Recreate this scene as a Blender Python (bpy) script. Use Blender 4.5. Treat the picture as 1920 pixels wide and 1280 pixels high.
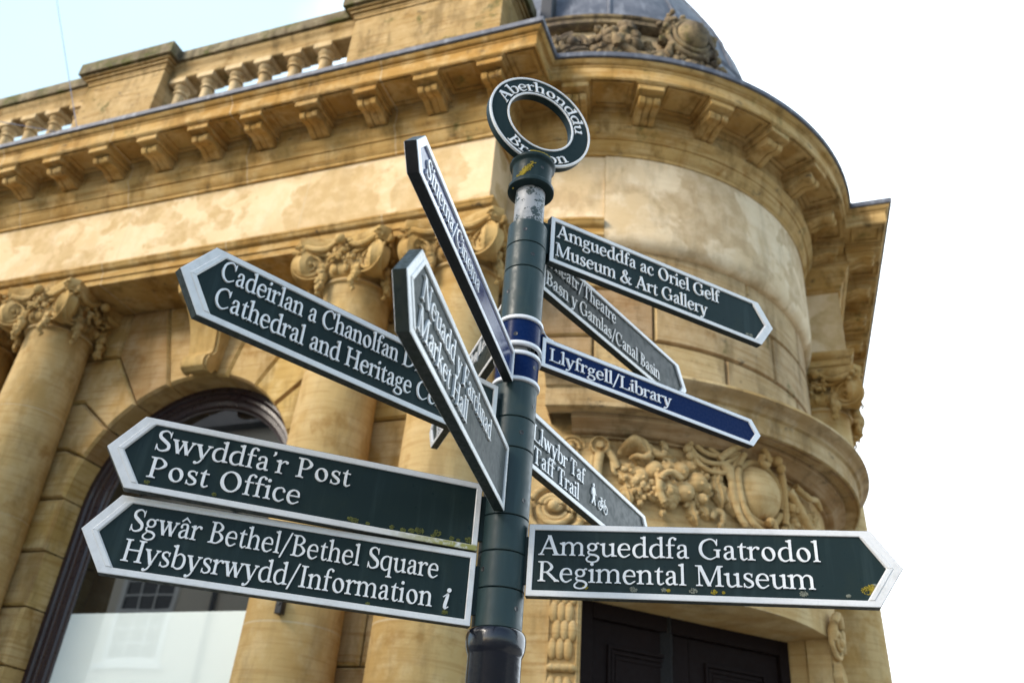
import bpy, bmesh, math, random
from mathutils import Vector, Matrix
for _o in list(bpy.data.objects):
    bpy.data.objects.remove(_o, do_unlink=True)
S = bpy.context.scene
COL = S.collection
rnd = random.Random(7)
R_ = math.radians
# ------------------------------------------------------------------ camera
EYE = 1.65                       # eye height above the pavement
PITCH, ROLL, FPX = 0.545438, 0.0826754, 1641.62
fw = Vector((0, math.cos(PITCH), math.sin(PITCH)))
upv = Vector((0, -math.sin(PITCH), math.cos(PITCH)))
rx = Vector((1, 0, 0))
cx_ = rx * math.cos(ROLL) + upv * math.sin(ROLL)
cy_ = upv * math.cos(ROLL) - rx * math.sin(ROLL)
cam_d = bpy.data.cameras.new('camera')
cam = bpy.data.objects.new('camera', cam_d)
COL.objects.link(cam)
m4 = Matrix((cx_, cy_, -fw)).transposed().to_4x4()
m4.translation = Vector((0, 0, EYE))
cam.matrix_world = m4
cam_d.sensor_width = 36.0
cam_d.lens = FPX / 1920 * 36
cam_d.clip_start = 0.05
cam_d.clip_end = 2000
cam_d.dof.use_dof = True
cam_d.dof.focus_distance = 1.92
cam_d.dof.aperture_fstop = 4.0
S.camera = cam
# ------------------------------------------------------------------ sky, sun, exposure
SUN_EL, SUN_AZ = R_(29), math.atan2(-0.86, -0.51)      # direction to the sun: left and behind the camera
W = bpy.data.worlds.new('World'); S.world = W
W.use_nodes = True
nt = W.node_tree
for n in list(nt.nodes): nt.nodes.remove(n)
out = nt.nodes.new('ShaderNodeOutputWorld')
bg = nt.nodes.new('ShaderNodeBackground'); bg.inputs['Strength'].default_value = 0.15
sky = nt.nodes.new('ShaderNodeTexSky'); sky.sky_type = 'NISHITA'; sky.sun_disc = False
sky.sun_elevation = SUN_EL; sky.sun_rotation = SUN_AZ
sky.air_density = 1.0; sky.dust_density = 1.5; sky.ozone_density = 1.6
tc = nt.nodes.new('ShaderNodeTexCoord')
dot = nt.nodes.new('ShaderNodeVectorMath'); dot.operation = 'DOT_PRODUCT'
dot.inputs[1].default_value = Vector((0.50, 0.80, -0.10)).normalized()
nz = nt.nodes.new('ShaderNodeTexNoise'); nz.inputs['Scale'].default_value = 2.2
nz.inputs['Detail'].default_value = 5; nz.inputs['Roughness'].default_value = 0.55
add = nt.nodes.new('ShaderNodeMath'); add.operation = 'MULTIPLY_ADD'
add.inputs[1].default_value = 0.7
mr = nt.nodes.new('ShaderNodeMapRange'); mr.inputs['From Min'].default_value = 0.64
mr.inputs['From Max'].default_value = 1.02; mr.interpolation_type = 'SMOOTHSTEP'
mix = nt.nodes.new('ShaderNodeMix'); mix.data_type = 'RGBA'
mix.inputs[7].default_value = (9.8, 10.8, 11.6, 1)
nt.links.new(tc.outputs['Generated'], dot.inputs[0])
nt.links.new(tc.outputs['Generated'], nz.inputs['Vector'])
nt.links.new(nz.outputs['Fac'], add.inputs[0])
nt.links.new(dot.outputs['Value'], add.inputs[2])
nt.links.new(add.outputs[0], mr.inputs['Value'])
nt.links.new(mr.outputs[0], mix.inputs[0])
mr2 = nt.nodes.new('ShaderNodeMapRange'); mr2.interpolation_type = 'SMOOTHSTEP'
for k_, v_ in (('From Min', 0.0), ('From Max', 0.62), ('To Min', 0.14), ('To Max', 0.97)): mr2.inputs[k_].default_value = v_
mixa = nt.nodes.new('ShaderNodeMix'); mixa.data_type = 'RGBA'; mixa.inputs[7].default_value = (2.75, 3.85, 4.6, 1)
nt.links.new(add.outputs[0], mr2.inputs['Value'])
nt.links.new(mr2.outputs[0], mixa.inputs[0])
nt.links.new(sky.outputs[0], mixa.inputs[6])
nt.links.new(mixa.outputs[2], mix.inputs[6])
nt.links.new(mix.outputs[2], bg.inputs['Color'])
nt.links.new(bg.outputs[0], out.inputs[0])
sd = bpy.data.lights.new('sun', 'SUN'); sd.energy = 2.2; sd.angle = R_(24); sd.color = (1.0, 0.91, 0.78)
so = bpy.data.objects.new('sun', sd); COL.objects.link(so)
to_sun = Vector((math.cos(SUN_AZ) * math.cos(SUN_EL), math.sin(SUN_AZ) * math.cos(SUN_EL), math.sin(SUN_EL)))
to_sun = Vector((-0.86, -0.51, 0)).normalized() * math.cos(SUN_EL) + Vector((0, 0, math.sin(SUN_EL)))
so.rotation_euler = to_sun.to_track_quat('Z', 'Y').to_euler()
so.location = to_sun * 30
sky.sun_rotation = math.atan2(to_sun.x, to_sun.y)
S.view_settings.view_transform = 'Standard'; S.view_settings.look = 'None'
S.view_settings.exposure = 1.05; S.view_settings.gamma = 1; S.view_settings.use_curve_mapping = False
S.cycles.max_bounces = 6; S.cycles.diffuse_bounces = 3; S.cycles.glossy_bounces = 4
S.cycles.use_denoising = True

# ------------------------------------------------------------------ materials
def mat(name):
    m = bpy.data.materials.new(name); m.use_nodes = True
    return m, m.node_tree, m.node_tree.nodes['Principled BSDF']
class NB:
    def __init__(s, t): s.t = t
    def n(s, typ, **k):
        o = s.t.nodes.new(typ)
        for a, v in k.items(): setattr(o, a, v)
        return o
    def l(s, a, b): s.t.links.new(a, b)
    def noise(s, vec, scale, detail=4, rough=.55, dist=0):
        o = s.n('ShaderNodeTexNoise'); o.inputs['Scale'].default_value = scale
        o.inputs['Detail'].default_value = detail; o.inputs['Roughness'].default_value = rough
        o.inputs['Distortion'].default_value = dist
        s.l(vec, o.inputs['Vector']); return o.outputs['Fac']
    def rng(s, v, a, b, c=0.0, d=1.0, smooth=True):
        o = s.n('ShaderNodeMapRange'); o.interpolation_type = 'SMOOTHSTEP' if smooth else 'LINEAR'
        for k, x in zip(('From Min', 'From Max', 'To Min', 'To Max'), (a, b, c, d)): o.inputs[k].default_value = x
        s.l(v, o.inputs['Value']); return o.outputs[0]
    def mix(s, f, a, b, mode='MIX'):
        o = s.n('ShaderNodeMix'); o.data_type = 'RGBA'; o.blend_type = mode
        for i, x in ((0, f), (6, a), (7, b)):
            if hasattr(x, 'is_output'): s.l(x, o.inputs[i])
            else: o.inputs[i].default_value = (*x, 1) if isinstance(x, tuple) else x
        return o.outputs[2]
    def math(s, op, a, b=None):
        o = s.n('ShaderNodeMath'); o.operation = op
        for i, x in ((0, a), (1, b)):
            if x is None: continue
            if hasattr(x, 'is_output'): s.l(x, o.inputs[i])
            else: o.inputs[i].default_value = x
        return o.outputs[0]
    def scalev(s, vec, sc):
        o = s.n('ShaderNodeVectorMath'); o.operation = 'MULTIPLY'; s.l(vec, o.inputs[0])
        o.inputs[1].default_value = sc; return o.outputs[0]
    def bump(s, h, strength, dist, prev=None):
        o = s.n('ShaderNodeBump'); o.inputs['Strength'].default_value = strength
        o.inputs['Distance'].default_value = dist; s.l(h, o.inputs['Height'])
        if prev: s.l(prev, o.inputs['Normal'])
        return o.outputs[0]

def stone(name, a, b, c, patch=None, island=0.0, bed=0.35, moss=0.0, joints=None, grime=0.35, rough=.9, grain=.5):
    """sandstone: a main tone, b deeper ochre, c pale tone, optional scaled-off patches, bedding streaks, algae, mortar lines at heights"""
    m, t, p = mat(name); q = NB(t)
    geo = q.n('ShaderNodeNewGeometry'); pos = geo.outputs['Position']
    big = q.noise(pos, 1.1, 3, .6)
    med = q.noise(pos, 5.5, 6, .62)
    fine = q.noise(pos, 60, 4, .6)
    big2 = q.noise(pos, .45, 3, .6)
    colr = q.mix(q.rng(big, .38, .64), a, b)
    colr = q.mix(q.rng(big2, .5, .62, 0, .5), colr, c)
    colr = q.mix(q.rng(med, .44, .64, 0, .75), colr, c)
    iron = q.noise(pos, 3.1, 7, .68, .4)
    colr = q.mix(q.rng(iron, .56, .70, 0, .75), colr, tuple(x * y for x, y in zip(b, (.72, .62, .5))))
    if bed:
        st = q.noise(q.scalev(pos, (1.3, 1.3, 26)), 1.6, 4, .6, .5)
        colr = q.mix(q.rng(st, .46, .68, 0, min(1, bed * 1.3)), colr, tuple(x * y for x, y in zip(b, (.80, .72, .62))))
    if patch:
        pn = q.noise(pos, 1.75, 6, .55, .35)
        pm = q.rng(pn, .49, .535)
        inner = q.rng(q.noise(pos, 9, 4, .6), .35, .65, .45, 1)
        colr = q.mix(q.math('MULTIPLY', pm, inner), colr, patch)
    if island:
        tone = q.rng(geo.outputs['Random Per Island'], 0, 1, 1 - island, 1 + island * .75, False)
        hs = q.n('ShaderNodeHueSaturation'); q.l(tone, hs.inputs['Value']); q.l(colr, hs.inputs['Color'])
        hu = q.rng(geo.outputs['Random Per Island'], 0, 1, .49, .51, False); q.l(hu, hs.inputs['Hue'])
        colr = hs.outputs[0]
    if joints:
        tco = q.n('ShaderNodeTexCoord'); sx = q.n('ShaderNodeSeparateXYZ'); q.l(tco.outputs['Object'], sx.inputs[0])
        cur = None
        for axis, v, wd in joints:
            dd = q.math('ABSOLUTE', q.math('SUBTRACT', sx.outputs[axis], v))
            dd = q.math('SUBTRACT', dd, wd)
            cur = dd if cur is None else q.math('MINIMUM', cur, dd)
        wob = q.math('MULTIPLY', q.math('SUBTRACT', fine, .5), .004)
        jm = q.rng(q.math('ADD', cur, wob), -.001, .0035, .8, 0)
        colr = q.mix(jm, colr, (.56, .45, .29))
    if grime:
        g = q.rng(q.noise(q.scalev(pos, (3.2, 3.2, .9)), 2.0, 6, .68), .47, .70, 0, min(1, grime * 1.15))
        colr = q.mix(g, colr, tuple(x * .42 for x in b))
    if moss:
        mn = q.rng(q.noise(pos, 4.0, 6, .7), .62 - moss * .3, .80 - moss * .3)
        colr = q.mix(mn, colr, (.085, .085, .022))
        mn2 = q.rng(q.noise(q.scalev(pos, (1, 1, 1.7)), 7.0, 5, .7), .60 - moss * .12, .74, 0, .85)
        colr = q.mix(mn2, colr, (.055, .048, .036))
    q.l(colr, p.inputs['Base Color'])
    p.inputs['Roughness'].default_value = rough; p.inputs['Specular IOR Level'].default_value = .22
    n1 = q.bump(med, .5, .016)
    pit = q.noise(pos, 26, 5, .7)
    n1 = q.bump(pit, grain, .006, n1)
    n2 = q.bump(fine, grain, .004, n1)
    q.l(n2, p.inputs['Normal'])
    return m
A_, B_, C_ = (.53, .36, .145), (.44, .262, .078), (.60, .435, .215)
M = {}
M['wall'] = stone('sandstone_blocks', A_, B_, C_, island=.30, bed=.5, grime=.5)
M['shaft'] = stone('sandstone_shaft', (.54, .37, .152), (.46, .285, .095), (.60, .435, .21), bed=.3, grime=.35,
                   joints=[(2, 1.19 + EYE, .003), (2, 2.95 + EYE, .002), (2, 2.07 + EYE, .001), (2, 3.70 + EYE, .001)])
M['carved'] = stone('carved_sandstone', (.49, .325, .118), (.38, .22, .063), (.56, .395, .175), bed=0, grime=.6, grain=.9)
M['relief'] = stone('carved_relief_stone', (.54, .375, .165), (.47, .295, .11), (.60, .445, .225), bed=.45, grime=.35, grain=.9)
M['entab'] = stone('cornice_sandstone', (.50, .32, .112), (.41, .23, .060), (.57, .40, .18), bed=.5, grime=.6, moss=.12,
                   joints=[(0, u, .004) for u in (-2.93, -4.35, -5.62, -6.9, -8.2)])
M['frieze'] = stone('frieze_sandstone', (.72, .555, .335), (.65, .48, .265), (.76, .60, .39), patch=(.52, .365, .175), bed=0, grime=.12,
                    joints=[(0, -3.72, .003), (0, -5.55, .002)])
M['drumfr'] = stone('drum_frieze_sandstone', (.72, .565, .36), (.62, .455, .25), (.79, .645, .44), patch=(.50, .36, .20), bed=.1, grime=.3)
M['drum'] = stone('drum_sandstone', (.46, .325, .165), (.39, .25, .105), (.53, .39, .22), island=.22, bed=.5, grime=.55, moss=.05)
M['top'] = stone('parapet_sandstone', (.42, .29, .13), (.34, .22, .08), (.5, .36, .18), bed=.55, grime=.6, moss=.22)
M['cop'] = stone('coping_stone', (.21, .17, .105), (.14, .11, .065), (.30, .25, .155), bed=.4, grime=.8, moss=.55)
M['balu'] = stone('baluster_stone', (.54, .40, .21), (.45, .30, .13), (.60, .47, .28), bed=.15, grime=.5, moss=.1)
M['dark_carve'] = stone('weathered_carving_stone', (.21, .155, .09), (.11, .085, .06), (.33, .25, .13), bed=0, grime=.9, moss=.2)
def lead():
    m, t, p = mat('lead_sheet'); q = NB(t)
    pos = q.n('ShaderNodeNewGeometry').outputs['Position']
    a = q.noise(pos, 6, 6, .6); s = q.noise(q.scalev(pos, (9, 9, 1.2)), 1.5, 4, .6)
    c = q.mix(q.rng(a, .35, .7), (.075, .085, .11), (.135, .145, .175))
    c = q.mix(q.rng(s, .5, .72, 0, .7), c, (.24, .255, .29))
    c = q.mix(q.rng(q.noise(q.scalev(pos, (4, 4, .7)), 3, 4, .6), .56, .74, 0, .7), c, (.06, .065, .08))
    q.l(c, p.inputs['Base Color']); p.inputs['Roughness'].default_value = .6; p.inputs['Specular IOR Level'].default_value = .35
    q.l(q.bump(a, .4, .01), p.inputs['Normal']); return m
M['lead'] = lead()
def paint(name, base, rough=.35, dirt=.4, dcol=None, chips=None, coat=.0, scl=30, spec=.5, bumpy=.06, streak=.0):
    m, t, p = mat(name); q = NB(t)
    tco = q.n('ShaderNodeTexCoord'); pos = tco.outputs['Object']
    a = q.noise(pos, scl, 6, .65); b = q.noise(pos, scl * 4, 4, .6)
    c = q.mix(q.rng(a, .48, .75, 0, dirt), base, dcol or tuple(x * .55 for x in base))
    if streak:
        sn = q.noise(q.scalev(pos, (1, 1, .08)), scl * 3, 4, .6)
        c = q.mix(q.rng(sn, .5, .75, 0, streak), c, tuple(min(1, x * 1.9 + .015) for x in base))
    if chips:
        ch = q.rng(q.noise(pos, scl * 1.6, 7, .7), chips[1], chips[1] + .02)
        c = q.mix(ch, c, chips[0])
    q.l(c, p.inputs['Base Color'])
    q.l(q.rng(b, .3, .7, rough * .8, min(1, rough * 1.35)), p.inputs['Roughness'])
    p.inputs['Specular IOR Level'].default_value = spec
    p.inputs['Coat Weight'].default_value = coat; p.inputs['Coat Roughness'].default_value = .12
    q.l(q.bump(b, bumpy, .002), p.inputs['Normal'])
    return m
M['green'] = paint('dark_green_paint', (.0160, .0292, .0295), .34, .6, (.021, .034, .029), spec=.11, streak=.3, scl=14, chips=((.30, .30, .29), .80))
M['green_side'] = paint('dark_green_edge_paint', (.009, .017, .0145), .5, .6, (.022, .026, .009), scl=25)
M['sleeve'] = paint('grey_green_paint', (.024, .046, .047), .36, .5, (.045, .062, .05), chips=((.22, .23, .22), .735), spec=.28, streak=.3, scl=16)
M['white'] = paint('aged_white_paint', (.77, .76, .74), .3, .45, (.52, .51, .48), chips=((.10, .095, .08), .725), spec=.5, coat=.15)
def mossy_white():
    m = M['white'].copy(); m.name = 'aged_white_paint_with_algae'; t = m.node_tree; q = NB(t); p = t.nodes['Principled BSDF']
    old = p.inputs['Base Color'].links[0].from_socket
    tco = q.n('ShaderNodeTexCoord'); sx = q.n('ShaderNodeSeparateXYZ'); q.l(tco.outputs['Object'], sx.inputs[0])
    n_ = q.noise(tco.outputs['Object'], 60, 6, .65)
    a = q.math('MULTIPLY', q.rng(sx.outputs[0], .30, .12), q.rng(sx.outputs[2], -.060, -.066))
    a = q.math('MULTIPLY', a, q.rng(n_, .30, .55))
    q.l(q.mix(a, old, (.33, .31, .06)), p.inputs['Base Color']); return m
M['white_new'] = paint('bright_white_paint', (.84, .84, .85), .25, .15, spec=.5, coat=.3)
M['white_moss'] = mossy_white()
M['letter'] = paint('white_letter_paint', (.84, .835, .82), .30, .15, coat=.25, spec=.5)
M['blue'] = paint('navy_blue_paint', (.0042, .0175, .078), .25, .25, (.005, .018, .07), spec=.06)
M['blue_gloss'] = paint('glossy_navy_paint', (.006, .022, .105), .16, .2, (.005, .018, .07), spec=.6)
M['black'] = paint('glossy_black_paint', (.008, .009, .014), .16, .3, (.012, .012, .012), spec=.4, coat=.35, bumpy=.35, scl=22)
M['blackmatt'] = paint('black_edge_paint', (.006, .0065, .008), .4, .3)
M['zinc'] = paint('galvanised_steel', (.33, .335, .34), .5, .7, (.16, .175, .175), chips=((.03, .045, .042), .53), scl=20, spec=.6)
M['screw'] = paint('dark_screw_metal', (.03, .03, .03), .4, .3)
M['lichy'] = paint('yellow_lichen', (.36, .27, .02), .95, .6, (.18, .16, .02), scl=120, bumpy=.4)
M['lichg'] = paint('grey_lichen', (.24, .25, .20), .95, .6, (.10, .11, .07), scl=120, bumpy=.4)
M['mossg'] = paint('green_moss', (.12, .13, .03), .95, .6, (.05, .055, .015), scl=120, bumpy=.4)
M['frame'] = paint('dark_purple_brown_paint', (.026, .013, .016), .3, .4, (.015, .009, .01), spec=.5, coat=.25, scl=6)
M['door'] = paint('black_brown_door_paint', (.016, .0105, .0095), .5, .4, (.012, .008, .007), spec=.05, scl=8)
M['cable'] = paint('grey_cable', (.12, .14, .20), .6, .2)
M['render'] = paint('cream_render', (.72, .66, .55), .8, .3, (.58, .52, .42), scl=2, spec=.2)
M['slate'] = paint('slate_roof', (.06, .065, .075), .6, .5, (.04, .04, .045), scl=4)
M['sash'] = paint('white_window_paint', (.8, .8, .78), .4, .2)
M['asphalt'] = paint('asphalt', (.055, .055, .056), .9, .5, (.04, .04, .04), scl=3, bumpy=.3)
M['paving'] = paint('stone_paving', (.27, .25, .22), .85, .5, (.2, .19, .17), scl=2)
def glass(name, base, ior, rough=.015):
    m, t, p = mat(name); p.inputs['Base Color'].default_value = (*base, 1)
    p.inputs['Roughness'].default_value = rough; p.inputs['IOR'].default_value = ior
    q = NB(t); pos = q.n('ShaderNodeNewGeometry').outputs['Position']
    q.l(q.bump(q.noise(pos, 1.2, 2, .5), .05, .02), p.inputs['Normal']); return m
M['glass'] = glass('dark_window_glass', (.006, .007, .008), 1.85)
M['glass_far'] = glass('far_window_glass', (.01, .012, .015), 1.5)
M['film'] = glass('frosted_window_film', (.82, .89, .83), 2.1)
M['dark'] = paint('dark_interior', (.01, .01, .01), .9, .1)

# ------------------------------------------------------------------ mesh helpers
def tag(o, label=None, cat=None, group=None, kind=None):
    if label: o['label'] = label
    if cat: o['category'] = cat
    if group: o['group'] = group
    if kind: o['kind'] = kind
    return o
def empty(name, loc=(0, 0, 0), rz=0.0):
    o = bpy.data.objects.new(name, None); COL.objects.link(o)
    o.location = loc; o.rotation_euler = (0, 0, rz); o.empty_display_size = .1
    return o
class MB:
    def __init__(s): s.v = []; s.f = []
    def add(s, vs, fs):
        k = len(s.v); s.v += [tuple(x) for x in vs]; s.f += [tuple(i + k for i in f) for f in fs]
    def box(s, x0, x1, y0, y1, z0, z1, fn=None):
        vs = [(x, y, z) for z in (z0, z1) for y in (y0, y1) for x in (x0, x1)]
        if fn: vs = [fn(*v) for v in vs]
        s.add(vs, [(0, 2, 3, 1), (4, 5, 7, 6), (0, 1, 5, 4), (2, 6, 7, 3), (0, 4, 6, 2), (1, 3, 7, 5)])
    def prism(s, poly, d0, d1, fn, inset=0.0, ind=0.0):
        """poly in 2D, extruded from depth d0 (back) to d1 (front); optional chamfer of the front"""
        n = len(poly); rings = [[fn(a, b, d0) for a, b in poly]]
        if inset:
            rings.append([fn(a, b, d1 - ind) for a, b in poly])
            rings.append([fn(a, b, d1) for a, b in inset_poly(poly, inset)])
        else: rings.append([fn(a, b, d1) for a, b in poly])
        vs = [v for r in rings for v in r]; fs = []
        for k in range(len(rings) - 1):
            for i in range(n):
                j = (i + 1) % n; fs.append((k * n + i, k * n + j, (k + 1) * n + j, (k + 1) * n + i))
        fs.append(tuple(range(n))[::-1]); fs.append(tuple((len(rings) - 1) * n + i for i in range(n)))
        s.add(vs, fs)
    def grid(s, rows, closed=False, cap=False):
        """rows: list of equal length point lists"""
        n = len(rows[0]); vs = [v for r in rows for v in r]; fs = []
        for k in range(len(rows) - 1):
            for i in range(n if closed else n - 1):
                j = (i + 1) % n; fs.append((k * n + i, k * n + j, (k + 1) * n + j, (k + 1) * n + i))
        if cap:
            fs.append(tuple(range(n))[::-1]); fs.append(tuple((len(rows) - 1) * n + i for i in range(n)))
        s.add(vs, fs)
    def lathe(s, prof, c=(0, 0), n=32, a0=0.0, a1=None, fn=None, cap=False):
        full = a1 is None; a1 = a0 + 2 * math.pi if full else a1
        cnt = n if full else n + 1; rows = []
        for r, z in prof:
            row = []
            for i in range(cnt):
                a = a0 + (a1 - a0) * i / n
                pnt = (c[0] + r * math.cos(a), c[1] + r * math.sin(a), z)
                row.append(fn(*pnt) if fn else pnt)
            rows.append(row)
        s.grid(rows, closed=full, cap=cap and full)
    def tube(s, pts, rad, n=8, flat=1.0, nrm=None):
        pts = [Vector(p) for p in pts]; rows = []
        if not hasattr(rad, '__len__'): rad = [rad] * len(pts)
        for i, p in enumerate(pts):
            t = (pts[min(i + 1, len(pts) - 1)] - pts[max(i - 1, 0)]).normalized()
            ref = Vector(nrm) if nrm is not None else (Vector((0, 0, 1)) if abs(t.z) < .95 else Vector((1, 0, 0)))
            a = t.cross(ref)
            if a.length < 1e-6: a = t.cross(Vector((.3, 1, .2)))
            a.normalize(); b = a.cross(t)
            rows.append([p + a * math.cos(2 * math.pi * k / n) * rad[i] + b * math.sin(2 * math.pi * k / n) * rad[i] * flat for k in range(n)])
        s.grid(rows, closed=True, cap=True)
    def blob(s, c, r, mtx=None, n=10, m=7, fn=None, rough=0.0):
        rows = []
        for i in range(m + 1):
            t = math.pi * i / m; row = []
            for k in range(n):
                a = 2 * math.pi * k / n
                v = Vector((r[0] * math.sin(t) * math.cos(a), r[1] * math.sin(t) * math.sin(a), r[2] * math.cos(t)))
                if rough and 0 < i < m: v *= 1 + rnd.uniform(-rough, rough)
                if mtx: v = mtx @ v
                v = v + Vector(c); row.append(fn(*v) if fn else v)
            rows.append(row)
        s.grid(rows, closed=True)
    def build(s, name, material, parent=None, smooth=40, bevel=0.0, segs=2, dz=0.0):
        me = bpy.data.meshes.new(name); me.from_pydata([(a, b, c + dz) for a, b, c in s.v], [], s.f); me.update()
        bm = bmesh.new(); bm.from_mesh(me); bmesh.ops.recalc_face_normals(bm, faces=bm.faces); bm.to_mesh(me); bm.free()
        if smooth:
            me.shade_smooth(); me.set_sharp_from_angle(angle=R_(smooth))
        me.materials.append(material)
        o = bpy.data.objects.new(name, me); COL.objects.link(o)
        if parent: o.parent = parent
        if bevel:
            b = o.modifiers.new('bevel', 'BEVEL'); b.width = bevel; b.segments = segs; b.limit_method = 'ANGLE'; b.angle_limit = R_(40)
            b.harden_normals = False
        return o
def inset_poly(poly, d):
    n = len(poly); area = sum(poly[i][0] * poly[(i + 1) % n][1] - poly[(i + 1) % n][0] * poly[i][1] for i in range(n))
    sg = 1 if area > 0 else -1; res = []
    for i in range(n):
        p0, p1, p2 = Vector(poly[i - 1]), Vector(poly[i]), Vector(poly[(i + 1) % n])
        e1 = (p1 - p0).normalized(); e2 = (p2 - p1).normalized()
        n1 = Vector((-e1.y, e1.x)) * sg; n2 = Vector((-e2.y, e2.x)) * sg
        b = n1 + n2; k = b.length_squared
        b = b * (2 / k) if k > .3 else n1
        res.append(tuple(p1 + b * d))
    return res
def smoothpts(pts, k=6):
    """Catmull-Rom through tuples"""
    P = [pts[0]] + list(pts) + [pts[-1]]; res = []
    for i in range(1, len(P) - 2):
        for j in range(k):
            t = j / k; a, b, c, d = P[i - 1], P[i], P[i + 1], P[i + 2]
            res.append(tuple(.5 * ((2 * b[x]) + (-a[x] + c[x]) * t + (2 * a[x] - 5 * b[x] + 4 * c[x] - d[x]) * t * t + (-a[x] + 3 * b[x] - 3 * c[x] + d[x]) * t ** 3) for x in range(len(b))))
    res.append(tuple(pts[-1])); return res
# ------------------------------------------------------------------ raised serif lettering, drawn stroke by stroke
XH, CH, AH = .46, .68, .72
class G:
    def __init__(s): s.p = []
    def poly(s, *pts): s.p.append(('n', list(pts)))
    def st(s, x, y0, y1, w=.088):
        w *= .92; s.poly((x - w / 2, y0), (x + w / 2, y0), (x + w / 2, y1), (x - w / 2, y1))
    def rect(s, x0, x1, y0, y1): s.poly((x0, y0), (x1, y0), (x1, y1), (x0, y1))
    def dg(s, x0, y0, x1, y1, w): s.poly((x0 - w / 2, y0), (x0 + w / 2, y0), (x1 + w / 2, y1), (x1 - w / 2, y1))
    def sf(s, x, y, l=.105, r=.105, up=1, h=.028, w=.088):
        s.poly(*[(x - l, y), (x + r, y), (x + r, y + up * h), (x + w / 2 + .012, y + up * h * 1.35), (x + w / 2, y + up * .07), (x - w / 2, y + up * .07), (x - w / 2 - .012, y + up * h * 1.35), (x - l, y + up * h)][::up])
    def fl(s, x, y, w=.088): s.poly((x - w / 2, y - .10), (x + w / 2, y - .06), (x + w / 2, y), (x - w / 2, y - .022), (x - w / 2 - .075, y - .035), (x - w / 2 - .075, y - .06))
    def foot(s, x, w=.088): s.poly((x, 0), (x + w / 2 + .08, .012), (x + w / 2 + .08, .036), (x + w / 2, .06), (x, .08))
    def cv(s, *pts, k=5):
        P = smoothpts(pts, k); L = []; Rr = []
        for i, (x, y, w) in enumerate(P):
            a = P[max(i - 1, 0)]; b = P[min(i + 1, len(P) - 1)]
            dx, dy = b[0] - a[0], b[1] - a[1]; d = math.hypot(dx, dy) or 1
            w = max(w * .92, .036); nx, ny = -dy / d * w / 2, dx / d * w / 2
            L.append((x + nx, y + ny)); Rr.append((x - nx, y - ny))
        s.p.append(('s', L, Rr))
    def rg(s, cx, cy, rx, ry, ws, wt, tilt=0, n=22):
        L = []; Rr = []
        for i in range(n + 1):
            a = 2 * math.pi * i / n; L.append((cx + rx * math.cos(a), cy + ry * math.sin(a)))
            b = a + tilt; ix, iy = (rx - ws) * math.cos(a), (ry - max(wt, .043)) * math.sin(a)
            Rr.append((cx + ix * math.cos(tilt) - iy * math.sin(tilt), cy + ix * math.sin(tilt) + iy * math.cos(tilt)))
        s.p.append(('s', L, Rr))
    def dot(s, x, y, r, n=12): s.poly(*[(x + r * math.cos(2 * math.pi * i / n), y + r * math.sin(2 * math.pi * i / n)) for i in range(n)])
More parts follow.
